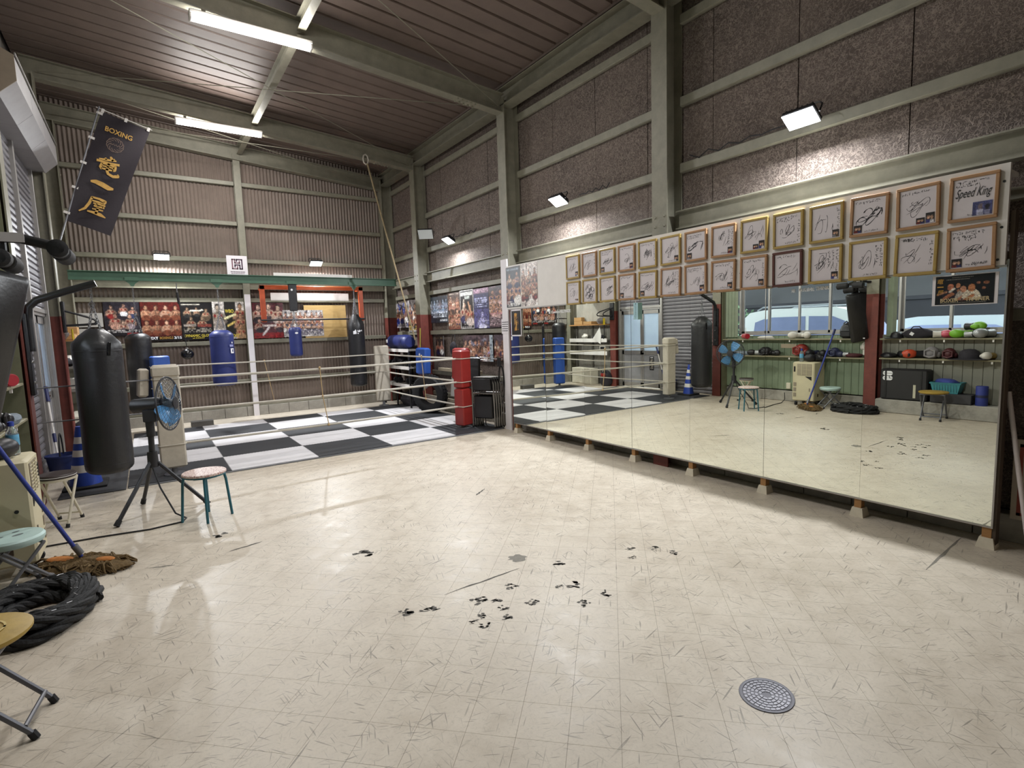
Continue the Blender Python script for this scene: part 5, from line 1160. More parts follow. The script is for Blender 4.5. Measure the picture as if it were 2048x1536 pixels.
def headgear(c, lab, m, s=1., rz=0.):
    t = thing('headgear', lab, 'headgear', c, group='headgear on the shelves')
    q = MB(); mm = Matrix.Translation((c[0], c[1], c[2]+.10*s)) @ Matrix.Rotation(rz, 4, 'Z')
    q.ell((0, 0, 0), (.12*s, .105*s, .11*s), 16, 10, mm); q.build('shell', m, t)
    q = MB(); q.tube([mm @ Vector((.11*s, a*.07*s, b*.08*s)) for a, b in ((-1, .5), (-1, -.6), (0, -.9), (1, -.6), (1, .5), (0, .8))], .018*s, 8, True); q.build('face_bar', m, t)
    q = MB(); q.ell((.0, -.10*s, -.03*s), (.05*s, .03*s, .05*s), 10, 8, mm); q.build('ear_pad', m, t)
headgear((-1.06, 5.78, Z2), 'black headgear at the window end of the lower shelf', GBK, .8); glove((-1.05, 5.98, Z2), 1.2, GBK, SIL, 'black boxing glove beside the black headgear on the lower shelf', .9); glove((-1.05, 5.60, Z2), -1.0, GBK, GBK, 'black boxing glove right of the black headgear in the mirror', .9)
headgear((-1.06, 5.10, Z2+.0), 'dark red and black headgear heaped behind the air cooler', GRD, 1.1, .4); glove((-1.05, 4.90, Z2), .3, GBK, NVY, 'black boxing glove heaped behind the air cooler'); glove((-1.06, 4.72, Z2), -.4, GBK, GRD, 'black boxing glove with red cuff heaped behind the air cooler')
headgear((-1.06, 4.52, Z2), 'navy headgear in the middle of the lower shelf', NVY, .8, .2); glove((-1.04, 4.38, Z2), 1.5, NVY, SIL, 'navy boxing glove with silver cuff on the lower shelf', .8)
junk('red_cloth', 'cloth', 'dark red cloth heap on the lower shelf', (-1.06, 4.22, Z2+.03), (.08, .15, .045), MAR, seed=11)
glove((-1.04, 4.05, Z2), .1, GWH, GWH, 'white boxing glove standing upright by the near column', .8, True); glove((-1.04, 3.985, Z2), -.2, GRD, GRD, 'red boxing glove standing upright by the near column', .8, True)
junk('towel', 'towel', 'folded grey-blue towel on the lower shelf end', (-1.04, 6.22, Z2+.03), (.09, .2, .05), mat('grey_blue_towel', '#7c8690', .9, var=.2, scale=20, bump=.4), seed=14)
# second bay
def cap(c, lab, m, s=1., rz=0., brim=1.):
    t = thing('cap', lab, 'cap', c, group='caps on the shelves'); mm = Matrix.Translation(c) @ Matrix.Rotation(rz, 4, 'Z')
    MB().lathe([(.1*s, 0), (.1*s, .04*s), (.085*s, .09*s), (.05*s, .115*s), (.005, .12*s)], 16, mm).build('crown', m, t)
    MB().lathe([(.06*s, .004), (.15*s*brim, .0), (.15*s*brim, .008), (.08*s, .014)], 16, mm @ Matrix.Translation((.05*s if brim < 1.2 else 0, 0, 0))).build('brim', m, t)
cap((-1.06, 3.50, Z1), 'black cap on the upper grey-bay shelf', GBK, .9, .6)
gb2 = thing('gear_bag', 'black gear bag with white tag on the upper grey-bay shelf', 'bag', (-1.07, 3.22, Z1)); junk('body', '', '', (-1.07, 3.22, Z1+.07), (.09, .2, .09), DKC, seed=16, parent=gb2, lump=.08); MB().tube([(-1.02, 3.12, Z1+.12), (-1.0, 3.18, Z1+.18), (-1.0, 3.26, Z1+.18), (-1.02, 3.32, Z1+.12)], .009, 6).build('handle', DKC, gb2); MB().obox((-.975, 3.27, Z1+.07), (.004, .05, .05), (.6, .2, 0)).build('tag', WHITEI, gb2)
g1 = glove((-1.05, 2.90, Z1), -1.9, PNK, GWH, 'pink and white boxing glove on the upper grey-bay shelf', .95)
glove((-1.05, 2.66, Z1), 1.3, GRN, GRN, 'lower lime green boxing glove on the upper grey-bay shelf'); glove((-1.07, 2.52, Z1+.11), -1.2, GRN, GBK, 'upper lime green boxing glove propped on the others'); glove((-1.05, 2.52, Z1), -1.6, GBK, SIL, 'black and silver boxing glove under the lime green one', .9); glove((-1.04, 2.40, Z1), .5, SIL, SIL, 'silver boxing glove at the end of the upper grey-bay shelf', 1.1)
Z3 = .896
junk('dark_cap', 'cap', 'flattened black cap at the column end of the lower grey-bay shelf', (-1.06, 3.60, Z3+.04), (.1, .1, .05), GBK, seed=18)
glove((-1.05, 3.25, Z3), 1.0, ORG2, GBK, 'orange and black boxing glove on the lower grey-bay shelf', 1.1); glove((-1.06, 3.38, Z3), -.8, GBK, GBK, 'black boxing glove beside the orange one', 1.)
headgear((-1.05, 3.02, Z3), 'grey headgear on the lower grey-bay shelf', GRC, .9); headgear((-1.05, 2.80, Z3), 'maroon headgear on the lower grey-bay shelf', mat('maroon_pad', '#4a1f24', .5, var=.15), .8)
cap((-1.05, 2.56, Z3), 'wide-brimmed black hat on the lower grey-bay shelf', DKC, 1.3, 0, 1.3); glove((-1.04, 2.34, Z3), .2, GWH, FRAMEG, 'cream glove at the end of the lower grey-bay shelf', .9)
# suitcase, box, basket, roller on the curb
sc = thing('suitcase', 'large black case with white digits standing on the curb', 'suitcase', (-1.02, 3.33, .22))
MB().box((-1.16, 3.02, .225), (-.915, 3.66, .72), ch=.02).build('shell', mat('black_case', '#1e1d20', .5, var=.1), sc)
for y in (3.10, 3.58): MB().box((-.917, y-.012, .26), (-.908, y+.012, .70)).build('rib', BLACKM, sc, smooth=False)
def stad(a, b, n=8): return [(a*math.copysign(1, math.cos(t))*.55+b*math.cos(t), b*math.sin(t)) for t in [2*math.pi*(k+.5)/(2*n) for k in range(2*n)]]
for zc in (.652, .572): MB().prism(stad(.062, .036), .002, basis((-.9145, 3.555, zc), (0, 1, 0), (0, 0, 1))).build('digit', WHITEI, sc, smooth=False)
MB().box((-.9122, 3.625, .649), (-.9118, 3.485, .655)).build('digit_slit', BLACKM, sc, smooth=False)
MB().prism([(-.07, 0), (-.035, .004), (-.02, .014), (-.005, 0), (-.02, -.004)], .0004, basis((-.9122, 3.555, .572), (0, -1, 0), (0, 0, 1))).build('digit_slit', BLACKM, sc, smooth=False)
MB().prism([(.018, .036), (.028, .036), (.032, .004), (.07, .002), (.07, -.003), (.022, -.005)], .0004, basis((-.9122, 3.555, .572), (0, -1, 0), (0, 0, 1))).build('digit_slit', BLACKM, sc, smooth=False)
MB().box((-.913, 3.20, .27), (-.909, 3.165, .48)).build('sticker', mat('pale_sticker', '#b8b4a0', .5), sc, smooth=False); MB().tube([(-1.04, 3.02, .52), (-1.04, 2.985, .50), (-1.04, 2.985, .42), (-1.04, 3.02, .40)], .01, 6).build('handle', BLACKR, sc)
bx = MB().box((-1.16, 2.48, .225), (-.92, 2.98, .37), ch=.008).build('storage_box', mat('dark_grey_box', '#37363a', .6, var=.1)); tag(bx, 'low dark grey storage box on the curb under the basket', 'box')
bk = thing('basket', 'teal plastic laundry basket with blue cloth on the dark box', 'basket', (-1.04, 2.80, .372))
TEAL = mat('teal_plastic', '#3f8a94', .45, var=.06)
def bsk(z, a, b): return [(-1.04-a, 2.80-b, z), (-1.04+a, 2.80-b, z), (-1.04+a, 2.80+b, z), (-1.04-a, 2.80+b, z)]
MB().rings([bsk(.373, .095, .15), bsk(.53, .115, .185), bsk(.535, .125, .195), bsk(.52, .125, .195)], True, False).build('tub', TEAL, bk, smooth=False)
MB().rings([bsk(.53, .125, .195), bsk(.54, .125, .195), bsk(.54, .108, .178), bsk(.53, .108, .178)], closed=True).build('rim', TEAL, bk, smooth=False)
for k in range(9): MB().box((-.937, 2.66+k*.034, .40), (-.928, 2.672+k*.034, .51)).build('slot_rib', mat('dark_teal_plastic', '#2b6a74', .5), bk, smooth=False)  # ribs in a darker teal than the tub
junk('cloth', '', '', (-1.04, 2.80, .53), (.1, .15, .06), mat('blue_cloth', '#33418a', .8, var=.2), seed=21, parent=bk)
cyl = thing('foam_roller', 'blue foam roller standing on the curb beside the basket', 'foam roller', (-1.0, 2.38, .22)); MB().lathe([(.03, .222), (.07, .222), (.072, .23), (.072, .50), (.068, .51), (.03, .512)], 20, Matrix.Translation((-1.0, 2.38, 0))).build('roll', mat('blue_foam', '#2a3680', .6, var=.1), cyl); MB().lathe([(.0725, .34), (.0735, .36), (.0725, .38)], 20, Matrix.Translation((-1.0, 2.38, 0))).build('band', NVY, cyl)
# ================================================================== sit-up bench on the near column
su = thing('situp_bench', 'black padded sit-up bench with foam rollers hung on the near column', 'exercise bench', (-.86, 3.95, 1.2))
PADV = mat('bench_vinyl', '#1d1c1e', .35, var=.1, bump=.1)
a, b = Vector((-.64, 4.02, 1.98)), Vector((-.84, 3.99, 1.18)); d = (a-b).normalized(); yv = Vector((.7, .7, 0)); yv = (yv-d*yv.dot(d)).normalized(); nx_ = yv.cross(d)
mP = Matrix((yv, d, nx_)).transposed().to_4x4(); mP.translation = (a+b)/2; L2 = (a-b).length/2
MB().box((-.17, -L2, -.04), (.17, L2, .04), mP, ch=.025).build('pad', PADV, su)
MB().box((-.05, -L2*.8, -.09), (.05, L2*1.15, -.045), mP, ch=.006).build('spine', BLACKM, su)
MB().tube([(-.80, 4.0, 2.16), (-.52, 4.0, 2.15), (-.36, 4.0, 2.11)], .028, 10).build('top_bar', BLACKM, su)
MB().box((-.60, 3.965, 2.125), (-.50, 3.97, 2.175)).build('white_label', PAPER, su, smooth=False)
MB().cyl((-.68, 3.968, 2.17), (-.68, 3.96, 2.17), .014).build('bolt', CHROME, su); MB().cyl((-.68, 3.968, 2.11), (-.68, 3.96, 2.11), .014).build('bolt', CHROME, su)
for (x, z) in ((-.36, 2.09), (-.60, 2.03)):
    for s in (-1, 1): MB().tube([(x, 4.0+s*.03, z), (x, 4.0+s*.05, z), (x+.01, 4.0+s*.19, z-.01), (x+.01, 4.0+s*.20, z-.01)], [.03, .048, .048, .03], 16).build('foam_roller', BLACKR, su)
MB().tube([(-.60, 4.0, 2.15), (-.60, 4.0, 2.02)], .02, 8).build('roller_arm', BLACKM, su)
MB().tube([(-.94, 3.86, 2.15), (-.78, 4.0, 2.16)], .02, 8).build('hook', BLACKM, su)
MB().obox((-.80, 3.97, 1.225), (.01, .12, .02), (0, .35, 0)).build('white_label', PAPER, su)
# ================================================================== big bag on its wall arm
am = thing('bag_arm', 'black bent steel arm on the left column holding the big punching bag', 'bracket', (-.93, 6.77, 1.1))
MB().box((-.935, 6.71, 1.08), (-.905, 6.83, 1.86), ch=.006).build('wall_plate', BLACKM, am)
MB().tube([(-.90, 6.77, 1.5), (-.90, 6.77, 1.80), (-.885, 6.77, 1.92), (-.82, 6.76, 1.985), (-.6, 6.75, 2.07), (-.36, 6.745, 2.155)], .034, 10).build('arm', BLACKM, am)
for z in (1.2, 1.4, 1.7): MB().cyl((-.905, 6.77, z), (-.895, 6.77, z), .012, n=8).build('bolt', CHROME, am)
bb = bag(-.405, 6.75, .24, 1.70, .205, BLACKV, 'big black leather punching bag hanging in front of the cone', 2.11, .20, n=36, wrink=.07, shrink=.32, roundb=.09)
MB().obox((-.30, 6.563, 1.50), (.028, .008, .13), (.05, .1, .5), ch=.003).build('zip_tab', mat('glossy_tab', '#0f0f12', .2), bb)
# ================================================================== gear by the door and left back wall
cn = thing('traffic_cone', 'blue traffic cone with white bands beside the big punching bag', 'cone', (-.66, 7.30, .014))
BC = mat('blue_cone', '#1f3f9c', .5, var=.08); mc = Matrix.Translation((-.66, 7.30, .014)); prof = [(.145, .03), (.035, .66)]
def cr_(z): return .145+(.04-.145)*(z-.03)/.63
MB().box((-.19, -.19, 0), (.19, .19, .03), mc, ch=.008).build('base', BLACKR, cn)
for z0, z1, m in ((.03, .17, BC), (.17, .25, WHITE), (.25, .34, BC), (.34, .41, WHITE), (.41, .48, BC), (.48, .55, WHITE), (.55, .66, BC)):
    e = .0; MB().lathe([(cr_(z0)*.7, z0), (cr_(z0)+e, z0), (cr_(z1)+e, z1), (cr_(z1)*.7, z1)], 28, mc).build('band' if m is WHITE else 'cone_body', m, cn)
bkt = thing('bucket', 'dark blue mop bucket with black wire handle by the shutter', 'bucket', (-.92, 8.05, .014)); mq = Matrix.Translation((-.92, 8.05, .014))
MB().lathe([(.11, 0), (.12, .01), (.15, .26), (.16, .26), (.16, .24), (.14, .24), (.11, .03), (.01, .03)], 24, mq).build('tub', mat('dark_blue_plastic', '#1d2a5c', .5, var=.1), bkt)
MB().tube([(-.92, 8.05-.15*math.cos(t), .26+.26*math.sin(t)) for t in [math.pi*k/12 for k in range(13)]], .008, 6).build('handle', BLACKR, bkt)
fm = thing('flat_mop', 'white-handled mop with blue grips leaning on the aluminium door', 'mop', (-.95, 8.3, .014))
MB().tube([(-1.05, 8.55, 1.0), (-.97, 8.20, .10)], .011, 8).build('handle', WHITE, fm); MB().tube([(-1.055, 8.57, 1.05), (-1.035, 8.49, .87)], .02, 10).build('grip', mat('navy_plastic', '#22285a', .45), fm); MB().tube([(-1.005, 8.35, .49), (-.995, 8.31, .39)], .018, 10).build('joint', mat('navy_plastic', '#22285a', .45), fm); MB().obox((-.955, 8.16, .06), (.09, .3, .05), (0, 0, .2), ch=.015).build('head', GRC, fm)
lr = thing('gear_shelf', 'timber and white-edged shelves in the left back corner', 'shelf', (-1.05, 10.8, 0))
MB().box((XL+.05, 9.95, 1.60), (-.86, 11.55, 1.63)).build('timber_board', WOOD, lr, smooth=False)
for z in (1.20, .86): MB().box((XL+.05, 9.95, z), (-.88, 11.55, z+.025)).build('board', mat('grey_shelf', '#77746e'), lr, smooth=False); MB().box((-.88, 9.95, z-.05), (-.865, 11.55, z+.05)).build('white_edge', WHITE, lr, smooth=False)
for y in (9.97, 10.75, 11.53): MB().box((XL+.05, y-.02, 0), (XL+.09, y+.02, 1.62)).build('upright', mat('grey_shelf', '#77746e'), lr, smooth=False)
for k, (y, w_, h_, z, lab) in enumerate(((11.2, .34, .10, 1.631, 'brown cardboard box, lower of the stack on the timber shelf'), (11.22, .30, .10, 1.732, 'brown cardboard box, upper of the stack on the timber shelf'), (10.75, .42, .08, 1.631, 'flat brown box in the middle of the timber shelf'))):
    t = thing('cardboard_box', lab, 'box', (-1.02, y, z)); MB().box((-1.14, y-w_/2, z), (-.89, y+w_/2, z+h_), ch=.004).build('carton', mat('cardboard', '#a07c50', .75, var=.12), t); MB().box((-1.141, y-.02, z+h_-.001), (-.888, y+.02, z+h_+.001)).build('tape', mat('brown_tape', '#7c5a36', .4), t, smooth=False)
junk('grey_bundle', 'bundle', 'grey cloth bundle on the timber shelf', (-1.02, 10.3, 1.70), (.1, .14, .09), GRC, seed=25); junk('grey_bundle', 'bundle', 'dark bundle on the upper white-edged shelf', (-1.02, 10.4, 1.28), (.1, .2, .08), DKC, seed=26); junk('grey_bundle', 'bundle', 'pale bundle on the upper white-edged shelf', (-1.02, 11.0, 1.29), (.1, .18, .09), GWH, seed=27)
lc = thing('low_cabinet', 'stained white low cabinet in the left back corner', 'cabinet', (-1.0, 10.9, 0)); MB().box((XL+.12, 10.5, .0), (-.80, 11.4, .44), ch=.01).build('body', mat('stained_white', '#c9c4b4', .6, var=.18, scale=5), lc); MB().box((-.80, 10.52, .03), (-.79, 10.94, .42)).build('door', mat('stained_white', '#c9c4b4'), lc, smooth=False); MB().box((-.80, 10.96, .03), (-.79, 11.38, .42)).build('door', mat('stained_white', '#c9c4b4'), lc, smooth=False)
stn = thing('timer_stand', 'small grey bell timer box on the lower white-edged shelf end', 'timer', (-.95, 10.1, .886)); MB().box((-1.05, 10.02, .886), (-.88, 10.24, 1.06), ch=.01).build('case', mat('pale_grey_case', '#a8a49c', .5), stn); MB().box((-.881, 10.05, .93), (-.877, 10.2, 1.03)).build('screen', BLACKM, stn, smooth=False)
gs = thing('gear_heap', 'black and red sports bag on the floor beside the door', 'bag', (-.9, 9.98, 0)); junk('body', '', '', (-.9, 10.02, .18), (.16, .2, .22), DKC, seed=28, parent=gs, lump=.1); MB().obox((-.745, 9.98, .30), (.02, .16, .09), (0, .1, 0), ch=.01).build('red_panel', REDV, gs); MB().tube([(-.8, 9.9, .36), (-.76, 9.95, .46), (-.76, 10.05, .46), (-.8, 10.1, .36)], .012, 6).build('handle', BLACKR, gs)
dp = thing('dip_bar', 'black looped dip bar bolted to the column by the door', 'dip bar', (-.94, 9.9, 1.9))
MB().box((-.935, 9.73, 1.72), (-.90, 9.87, 2.16), ch=.008).build('mount', BLACKM, dp)
for s in (9.76, 9.98): MB().tube([(-.91, s if s < 9.9 else 9.85, 2.03), (-.66, s, 1.94), (-.58, s, 1.90), (-.56, s, 1.87), (-.58, s, 1.84), (-.70, s, 1.83), (-.91, s if s < 9.9 else 9.85, 1.82)], .014, 8).build('loop_bar', BLACKM, dp)
tr = thing('resistance_strap', 'yellow-handled black suspension strap hanging by the left back corner', 'strap', (-.88, 10.0, 1.3)); MB().box((-.875, 10.0, 1.60), (-.855, 10.07, 1.78), ch=.008).build('yellow_grip', mat('yellow_grip', '#c9b021', .45, var=.08), tr); MB().tube([(-.865, 10.03, 1.60), (-.86, 10.03, 1.35), (-.86, 10.06, 1.24)], .012, 6).build('strap', BLACKR, tr)
wc = MB(); wc.add([(-.85, 10.18, 1.55), (-.85, 10.45, 1.25), (-.85, 10.16, 1.10), (-.86, 10.14, 1.35)], [(0, 1, 2, 3), (3, 2, 1, 0)]).build('hanging_towel', mat('white_towel', '#d6d3cf', .85, var=.06)); tag(bpy.data.objects['hanging_towel'], 'white towel hanging from the timber shelf by the door', 'towel')
# ================================================================== spot air cooler
ac = thing('air_cooler', 'cream spot air cooler on casters in front of the green boards', 'air cooler', (-.92, 4.9, 0))
CRM = mat('cream_cabinet', '#c6bd9f', .5, var=.06); CRD = mat('grille_brown', '#8c8272', .6)
MB().box((-1.10, 4.70, .085), (-.72, 5.09, .80), ch=.018).build('cabinet', CRM, ac)
ig = MB().box((-.7195, 4.745, .56), (-.715, 5.0, .765)).build('intake_grille', CRD, ac, smooth=False)
for k in range(8): MB().box((-.716, 4.75, .575+k*.024), (-.711, 4.995, .581+k*.024)).build('grille_bar', CRM, ig, smooth=False)
for k in range(2): MB().box((-.716, 4.83+k*.085, .56), (-.709, 4.836+k*.085, .765)).build('grille_bar', CRM, ig, smooth=False)
MB().box((-.7195, 5.035, .62), (-.715, 5.065, .72), ch=.002).build('grip_slot', BLACKM, ac, smooth=False)
for k in range(3): MB().box((-.7195, 5.015, .165+k*.095), (-.715, 5.065, .235+k*.095)).build('side_grille', CRD, ac, smooth=False)
MB().prism([(4.745, .54), (4.86, .54), (4.745, .47)], .004, basis((-.7195, 0, 0), (0, 1, 0), (0, 0, 1))).build('dark_wedge', BLACKM, ac, smooth=False)
MB().box((-.7195, 4.77, .27), (-.713, 4.785, .33)).build('latch', CRD, ac, smooth=False)
MB().box((-.88, 4.6985, .17), (-.84, 4.695, .22)).build('side_label', DARKB, ac, smooth=False); MB().cyl((-.80, 4.70, .46), (-.80, 4.694, .46), .012).build('screw', BLACKM, ac)
for x in (-1.05, -.77):
    for y in (4.75, 5.04): MB().cyl((x, y-.014, .035), (x, y+.014, .035), .035, n=16).build('caster', BLACKR, MB().box((x-.012, y-.02, .05), (x+.012, y+.02, .088)).build('caster_fork', GREYM, ac, smooth=False))
bo2 = thing('water_bottle', 'half-full clear water bottle with blue cap on the air cooler', 'bottle', (-.82, 4.98, .80)); mB_ = Matrix.Translation((-.82, 4.98, .80))
MB().lathe([(.02, .002), (.034, .006), (.035, .05), (.033, .07), (.035, .09), (.035, .15), (.028, .18), (.015, .20), (.015, .21)], 20, mB_).build('body', mat('clear_plastic', (.85, .92, .95), .08, var=0, trans=.85, spec=.5), bo2); MB().lathe([(.0355, .07), (.036, .08), (.036, .14), (.0355, .145)], 20, mB_).build('label_wrap', mat('blue_label', '#5b9cc0', .5, var=.2, scale=40), bo2); MB().lathe([(.016, .205), (.018, .207), (.018, .235), (.01, .238)], 16, mB_).build('cap', mat('blue_cap', '#2740a0', .4), bo2)
glove((-.90, 4.80, .801), .9, GBK, GBK, 'black boxing glove lying on top of the air cooler, nearer one', 1.1); glove((-1.0, 4.83, .801), -1.2, GBK, DKC, 'black boxing glove lying on top of the air cooler, behind the nearer one', 1.1)
# ================================================================== mop
mp_ = thing('wet_mop', 'brown string mop with blue handle leaning over the shelf', 'mop', (-.5, 4.66, 0))
MB().tube([(-.50, 4.70, .07), (-.74, 4.60, .70), (-.985, 4.50, 1.36)], .0135, 10).build('handle', mat('blue_handle', '#2a3a8c', .45, var=.1), mp_); MB().tube([(-.955, 4.513, 1.28), (-.99, 4.498, 1.38)], .02, 10).build('grip', mat('navy_plastic', '#22285a'), mp_); MB().tube([(-.50, 4.70, .09), (-.53, 4.69, .16)], .022, 10).build('socket', GREYM, mp_)
mb = MB(); r = random.Random(4); MOPB = mat('mop_yarn', '#5e4a2a', .9, var=.3, scale=30, bump=.6, bscale=60); ax = Vector((.58, -.47, 0)).normalized(); bx_ = Vector((.47, .58, 0)).normalized()
q = MB(); q.ell((0, 0, 0), (1, 1, 1), 22, 8); out = []
for (x, y, z) in q.v:
    f = 1+.16*math.sin(9*math.atan2(y, x))+.1*math.sin(17*math.atan2(y, x)+1); z2 = max(z, -.3); p = Vector((-.50, 4.66, .028))+ax*(x*.35*f)+bx_*(y*.15*f); out.append((p.x, p.y, .02+z2*.045+.008*math.sin(20*x+13*y)))
MB().add(out, q.f).build('mop_core', MOPB, mp_)
mb = MB()
for k in range(150):
    t = r.uniform(0, 6.283); c0 = Vector((-.50, 4.66, .045))+ax*(r.uniform(-.24, .24))+bx_*r.uniform(-.05, .05); e = Vector((-.50, 4.66, .012))+ax*(math.cos(t)*r.uniform(.28, .40))+bx_*(math.sin(t)*r.uniform(.12, .20)); m_ = (c0+e)/2+Vector((r.uniform(-.02, .02), r.uniform(-.02, .02), .03)); mb.tube([c0, m_, e], [.008, .009, .005], 5)
o = mb.build('yarn', MOPB, mp_); o['kind'] = 'stuff'
for c, a_, b_ in ((( -.62, 4.76), .10, .045), ((-.36, 4.56), .07, .035)):
    q = MB(); q.ell((0, 0, 0), (1, 1, 1), 14, 6); MB().add([(c[0]+ax.x*x*a_+bx_.x*y*b_, c[1]+ax.y*x*a_+bx_.y*y*b_, .062+z*.012) for x, y, z in q.v], q.f).build('orange_tuft', mat('orange_yarn', '#a8692f', .9, var=.25, scale=40, bump=.5), mp_)
# ================================================================== battle rope coil
bc = thing('battle_rope', 'thick black battle rope coiled on the floor by the near column', 'rope', (-.64, 3.96, 0))
RPM = mat('black_rope', '#131315', .75, var=.2, bump=.5, bscale=70)
def braid(pts, r_, tag_):
    P = [Vector(p) for p in pts]
    for s in range(3):
        out = []
        for i, p in enumerate(P):
            d = (P[min(i+1, len(P)-1)]-P[max(i-1, 0)]).normalized(); u_ = Vector((0, 0, 1)); v_ = d.cross(u_).normalized(); u2 = v_.cross(d); a = i*.62+s*2.094; out.append(p+(u2*math.cos(a)+v_*math.sin(a))*r_*.52)
        MB().tube(out, r_*.62, 7).build('strand', RPM, bc)
sp = []; n = 340
for k in range(n):
    t = k/n; a = t*2*math.pi*6; rr_ = .27-.15*t*1.0+.010*math.sin(3*a); sp.append((-.64+rr_*1.0*math.cos(a), 3.96+rr_*1.42*math.sin(a), .034+.008*math.sin(5*a)))
braid(sp, .03, 0); sp = []
for k in range(220):
    t = k/220; a = 1+t*2*math.pi*4; rr_ = .262-.10*t+.012*math.sin(2*a+1); sp.append((-.64+rr_*math.cos(a), 3.96+rr_*1.42*math.sin(a), .088+.012*math.sin(3*a)))
braid(sp, .03, 1)
mb = MB(); r = random.Random(8)
for k in range(26):
    a = r.uniform(0, 6.28); q_ = r.uniform(.14, .27); c = Vector((-.64+q_*math.cos(a), 3.96+1.4*q_*math.sin(a), .115)); e = c+Vector((r.uniform(-.03, .03), r.uniform(-.03, .03), .006)); mb.tube([c, e], .0018, 4)
o = mb.build('white_fleck', WHITEI, bc); o['kind'] = 'stuff'
# ================================================================== folding stools
def fold_stool(c, r_, h_, lab, seatm, legm, rz=0., rimm=None, stripe=None, thick=.03):
    t = thing('folding_stool', lab, 'stool', (0, 0, 0), group='folding stools')
    MB().lathe([(.01, h_-thick), (r_*.94, h_-thick), (r_, h_-thick*.6), (r_, h_-thick*.25), (r_*.93, h_), (.01, h_+.004)], 36).build('seat', seatm, t, world=False)
    if stripe: MB().lathe([(r_*.995, h_-thick*.62), (r_*1.008, h_-thick*.5), (r_*.995, h_-thick*.38)], 36).build('stripe', stripe, t, world=False)
    if rimm: MB().lathe([(r_*.9, h_-thick-.022), (r_*.96, h_-thick-.02), (r_*.97, h_-thick), (r_*.9, h_-thick)], 36).build('rim', rimm, t, world=False)
    hw = r_*.78; sp_ = r_*1.02
    for s, w_ in ((1, hw), (-1, hw*.82)):
        pts = [(s*r_*.62, -w_, h_-thick-.01), (-s*sp_*.9, -w_, .04), (-s*sp_, -w_, .012)]; pts2 = [(x, -y, z) for x, y, z in pts]
        MB().tube(pts, .011, 8).build('leg', legm, t, world=False); MB().tube(pts2, .011, 8).build('leg', legm, t, world=False)
        MB().tube([(-s*sp_*.86, -w_, .06), (-s*sp_*.86, w_, .06)], .009, 8).build('floor_bar', legm, t, world=False)
        MB().tube([(s*r_*.62, -w_, h_-thick-.012), (s*r_*.62, w_, h_-thick-.012)], .010, 8).build('top_bar', legm, t, world=False)
        for y in (-w_, w_): MB().tube([(-s*sp_*.95, y, .03), (-s*sp_*1.02, y, .001)], .0155, 8).build('foot_cap', BLACKR, t, world=False)
    t.location = c; t.rotation_euler = (0, 0, rz); return t
fold_stool((-.73, 5.95, 0), .135, .45, 'folding stool with dark brown round seat and cream legs beside the cooler', mat('brown_vinyl', '#3a2f2e', .5, var=.1), mat('cream_tube', '#cfc8b6', .4), R(70), mat('cream_tube', '#cfc8b6'), WHITEI, .036)
MINT = mat('mint_vinyl', '#b4cdc8', .45, var=.08)
ms = fold_stool((-.80, 4.46, 0), .165, .37, 'folding stool with pale mint seat and grey tube legs beside the rope coil', MINT, GREYM, R(35), None, None, .05)
for (x, y, a_) in ((.02, -.03, .03), (-.05, .02, .022), (.05, .05, .02)): MB().lathe([(.001, .3745), (a_, .3743), (a_, .3738)], 12, Matrix.Translation((x, y, 0)), 1, .5).build('printed_spot', mat('spot_grey', '#6a7476', .5), ms, world=False)
ys = fold_stool((-.665, 2.86, 0), .185, .43, 'folding stool with mustard yellow seat in the left foreground', mat('mustard_vinyl', '#a08438', .55, var=.12, scale=20, bump=.1), mat('grey_tube_dark', '#5f6066', .4, .3), R(-8))
MB().strip([(.09*math.cos(a), .09*math.sin(a)) for a in [k*.27 for k in range(25)]], .008, Matrix.Translation((.01, 0, .4355))).build('printed_ring', mat('pale_print', '#cdb87c', .5), ys, smooth=False, world=False)
# four-legged stool
tl = thing('metal_stool', 'round stool with pink patterned seat and teal metal legs beside the fan', 'stool', (.325, 5.265, 0)); TEALM = mat('teal_paint', '#1f5f6e', .45, var=.08)
cvm, tt, nn_, pp = nodes_mat('pink_pattern'); vr = nn_.new('ShaderNodeTexVoronoi'); vr.inputs['Scale'].default_value = 70; rp = nn_.new('ShaderNodeValToRGB'); rp.color_ramp.elements[0].color = col(srgb('#9a6a66')); rp.color_ramp.elements[1].color = col(srgb('#d6c4bc')); rp.color_ramp.elements[0].position = .25; rp.color_ramp.elements[1].position = .5; tcx = nn_.new('ShaderNodeTexCoord'); tt.links.new(tcx.outputs['Object'], vr.inputs['Vector']); tt.links.new(vr.outputs['Distance'], rp.inputs['Fac']); tt.links.new(rp.outputs['Color'], pp.inputs['Base Color']); pp.inputs['Roughness'].default_value = .5
mS = Matrix.Translation((.325, 5.265, 0)); MB().lathe([(.01, .395), (.165, .395), (.172, .40), (.172, .412), (.165, .418), (.01, .42)], 36, mS).build('seat', cvm, tl); MB().lathe([(.15, .385), (.165, .383), (.165, .395), (.15, .395)], 36, mS).build('rim', TEALM, tl)
for (fx, fy) in ((.307, 5.085), (.130, 5.265), (.510, 5.235), (.345, 5.44)):
    v = Vector((fx-.325, fy-5.265, 0)); p0 = Vector((.325, 5.265, .385))+v*.80; MB().tube([p0+Vector((0, 0, 0)), Vector((.325, 5.265, .33))+v*.86, Vector((fx, fy, .0))], .011, 8).build('leg', TEALM, tl)
MB().tube([(.325+.12*math.cos(k*.7854), 5.265+.12*math.sin(k*.7854), .375) for k in range(8)], .008, 6, True).build('ring_brace', TEALM, tl)
